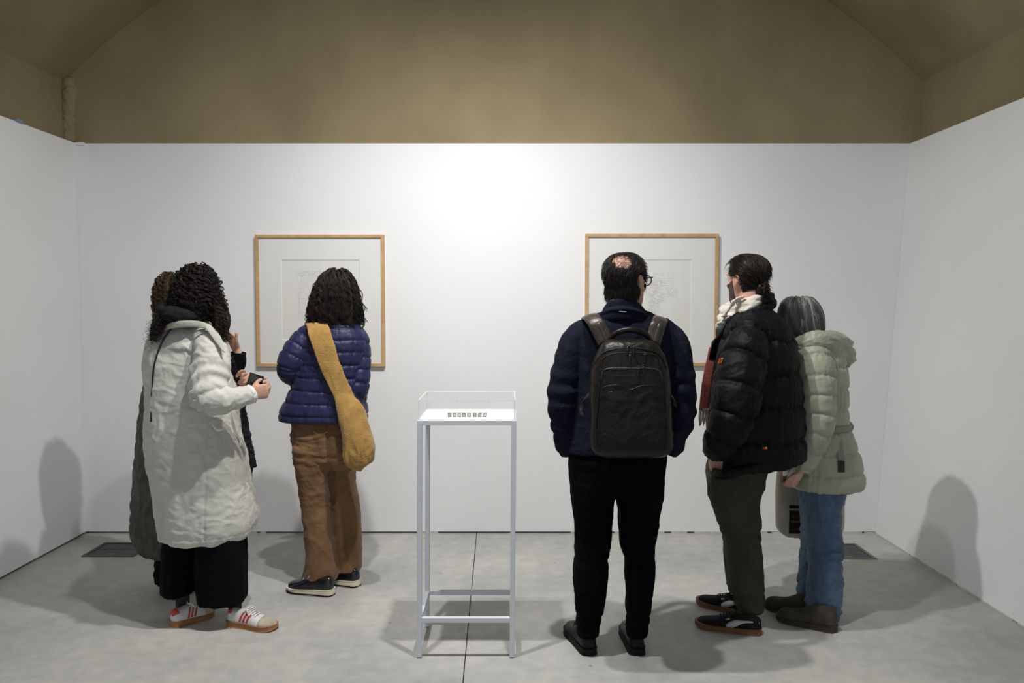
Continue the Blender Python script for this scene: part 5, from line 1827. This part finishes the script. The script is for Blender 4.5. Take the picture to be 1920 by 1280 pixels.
build_body(Fp, hF, -60, P(1522, 690, YFp), P(1535, 880, YFp),
           [(P(1540, 890, 3.92), P(1545, 1010, 3.88), P(1545, 1140, 3.84), ft1), (P(1525, 890, 4.04), P(1520, 1010, 4.04), P(1520, 1110, 4.0), ft2)],
           [(P(1525, 672, 3.87), P(1534, 790, 3.79), P(1503, 878, 3.805)), (P(1515, 672, 4.10), P(1520, 780, 4.17), P(1494, 864, 4.14))], [FL_hand, FR_hand], .050, girth=.92)
tF = torso([(632, 1496, 1552, YFp, .09), (645, 1487, 1568, YFp, .13), (665, 1482, 1577, YFp, .16), (700, 1480, 1581, YFp, .18), (740, 1480, 1583, YFp, .18), (780, 1483, 1583, YFp, .172), (800, 1482, 1587, YFp, .178), (840, 1480, 1601, YFp, .195), (880, 1477, 1610, YFp, .205), (900, 1476, 1612, YFp, .205), (910, 1478, 1606, YFp, .20)])
sF = limb([(1518, 648, 3.90, 20), (1523, 664, 3.87, 31), (1528, 692, 3.83, 36), (1532, 740, 3.80, 34), (1534, 788, 3.78, 31), (1525, 828, 3.78, 27), (1509, 864, 3.795, 23), (1501, 880, 3.80, 20)])
sFr = limb([(1512, 655, 4.08, 22), (1515, 700, 4.13, 30), (1520, 770, 4.16, 28), (1505, 830, 4.15, 22), (1494, 862, 4.14, 17)])
PF_ = [tF, sF, sFr]
cF = unify('quilted_coat', [p.geo for p in PF_], .0058, SAGE, Fp, 3, quilt(PF_, (.105, .088, .088), .011, .8, 3.0, (.30, .15, .2), -.10))
hood = [limb([(1490, 652, 3.90, 13), (1512, 642, 3.85, 16), (1542, 638, 3.85, 19), (1566, 646, 3.90, 23), (1572, 650, 4.0, 25), (1552, 642, 4.10, 22), (1515, 640, 4.13, 16)], 18, 5).geo,
        limb([(1540, 640, 3.90, 14), (1562, 648, 3.92, 22), (1576, 662, 3.96, 24), (1579, 668, 4.0, 22), (1570, 660, 4.08, 20)], 18, 5).geo]
hd_ = unify('hood', hood, .0055, SAGE, cF, 4, lambda V, N: .010 * folds(V, 7, (.8, .8, 1.6), .7, 5) + .004 * folds(V, 16, (1, 1, 1.5), .7, 2))
# belt, hanging tail with dark tab
BELT = mat('sage_webbing', (.24, .255, .20), .7)
bz = P(1535, 795, YFp)[2]
ring = []
for a in np.linspace(0, 2 * math.pi, 21):
    rx = np.interp(-bz, -tF.c[:, 2], tF.rx)
    cx_ = np.interp(-bz, -tF.c[:, 2], tF.c[:, 0])
    ring.append((np.array([cx_ + (rx + .010) * math.cos(a), YFp + (.172 + .010) * math.sin(a), bz]), UP * .016, (math.cos(a), math.sin(a), 0)))
mesh_obj('belt', *ribbon(ring, .006, 3, 5), BELT, cF, True)
kb = limb([(1580, 792, 3.94, 4), (1588, 794, 3.92, 7), (1596, 800, 3.93, 5), (1592, 806, 3.93, 4), (1582, 802, 3.93, 4)], 10, 4)
mesh_obj('belt_knot', *kb.geo, BELT, cF, True)
bt = mesh_obj('belt_tail', *band([(1572, 806, 3.815, 6, 0, (.3, -1, 0)), (1574, 830, 3.795, 6, 0, (.3, -1, 0)), (1576, 850, 3.785, 6, 0, (.3, -1, 0)), (1577, 864, 3.78, 6, 0, (.3, -1, 0))], .005, 4, 5), BELT, cF, True)
mesh_obj('leather_tab', *band([(1577, 864, 3.776, 6.2, 0, (.3, -1, 0)), (1577.5, 875, 3.773, 6.2, 0, (.3, -1, 0)), (1577.5, 885, 3.772, 6.0, 0, (.3, -1, 0))], .006, 3, 5), mat('dark_tab', (.02, .017, .014), .5), bt)
# jeans
pF = torso([(890, 1500, 1582, 3.96, .14), (920, 1502, 1580, 3.96, .14), (940, 1505, 1577, 3.96, .13)])
f1 = torso([(915, 1505, 1580, 3.90, .11), (967, 1507, 1573, 3.88, .095), (1001, 1510, 1575, 3.87, .09), (1028, 1514, 1578, 3.86, .086), (1074, 1517, 1577, 3.85, .082), (1104, 1515, 1578, 3.84, .082), (1136, 1511, 1575, 3.83, .086), (1158, 1516, 1571, 3.83, .084)])
f2 = torso([(915, 1500, 1565, 4.04, .10), (1000, 1504, 1555, 4.04, .085), (1040, 1503, 1548, 4.03, .08), (1090, 1498, 1542, 4.0, .078), (1122, 1496, 1541, 4.0, .08)])
unify('jeans', [pF.geo, f1.geo, f2.geo], .0062, JEAN, Fp, 3, cloth_disp(.006, 8, (1, 1, .8), .003, 18, (1, 1, 1.4), 8.0, creases((P(0, 1022, 3.86)[2], P(0, 1040, 3.86)[2], P(0, 1125, 3.84)[2], P(0, 1140, 3.84)[2], P(0, 970, 3.86)[2]), .008, .010, -.2, 1.5)))
for hl, te in ((fh1, ft1), (fh2, ft2)):
    make_shoe(Fp, hl, te, BOOT, .028, SUEDE, mat('brown_rubber', (.045, .034, .02), .7), 1.05, .25, 'suede_shoe', .003)
hair_volume(Fp, hF, [(556, 1488, 1510, 3.97, .03), (560, 1474, 1522, 3.97, .07), (571, 1465, 1532, 3.97, .10), (590, 1460, 1540, 3.97, .115), (608, 1461, 1542, 3.97, .118), (620, 1468, 1540, 3.97, .112), (628, 1482, 1533, 3.97, .10)],
            HAIRF, 2200, 18, .0010, .12, .0010, .014, .008, (-.002, .005), .004, True, (0.0, .6), .7, (), 0.0, 10, .006)
gl = [tube([hF.w((s * .078, -.01, .012)), hF.w((s * .079, .05, .016)), hF.w((s * .072, .104, .016))], .0026, 8, 4) for s in (-1, 1)]
gl += [tube([hF.w((s * .037 + .032 * math.cos(a), .108 - .006 * abs(math.cos(a)), .008 + .024 * math.sin(a))) for a in np.linspace(0, 6.2832, 17)], .0028, 8, 2) for s in (-1, 1)]
mesh_obj('glasses', *merge(gl), mat('blue_acetate', (.03, .10, .20), .3), Fp, True)

# tote bag hanging on her far side
TOTE = mat('cream_canvas', (.44, .41, .32), .9, (.50, .47, .38), 14, .35, 120)
TB = thing('tote_bag', 'cream canvas tote bag with dark striped print hanging behind the jeans', 'bag', P(1518, 1011, 4.21))
tt = torso([(868, 1462, 1578, 4.21, .03), (885, 1458, 1581, 4.21, .04), (930, 1456, 1582, 4.21, .05), (975, 1456, 1582, 4.21, .055), (994, 1460, 1580, 4.21, .05), (1004, 1474, 1570, 4.21, .035), (1008, 1490, 1556, 4.21, .02)], 40, 5, .7)
tb = unify('pouch', [tt.geo], .006, TOTE, TB, 3, lambda V, N: .006 * folds(V, 7, (1.4, 1, .5), .6, 2))
for k_, (x0, y0, x1, y1, m_) in enumerate(((1481, 948, 1503, 953, 'print_black'), (1481, 958, 1503, 1000, 'print_black'), (1483, 966, 1502, 970, 'print_red'), (1483, 976, 1502, 980, 'print_ochre'), (1483, 990, 1502, 994, 'print_red'))):
    c_ = {'print_black': (.012, .011, .010), 'print_red': (.11, .02, .012), 'print_ochre': (.16, .10, .02)}[m_]
    yy = 4.150 - (.002 if k_ > 1 else 0)
    a, b = P(x0, y0, yy), P(x1, y1, yy)
    mesh_obj('print', *box_geo(a[0], b[0], yy, yy + .016, b[2], a[2]), mat(m_, c_, .8), tb)
for q in ([(1466, 872, 4.20), (1474, 820, 4.20), (1496, 740, 4.18), (1508, 690, 4.15), (1512, 655, 4.12)], [(1560, 872, 4.22), (1545, 800, 4.24), (1530, 730, 4.22), (1520, 690, 4.2), (1514, 655, 4.16)]):
    mesh_obj('handle', *ribbon([(P(x, y, Y), np.array([.012, 0, .002]), (0, -1, 0)) for x, y, Y in q], .004, 5, 4), TOTE, TB, True)
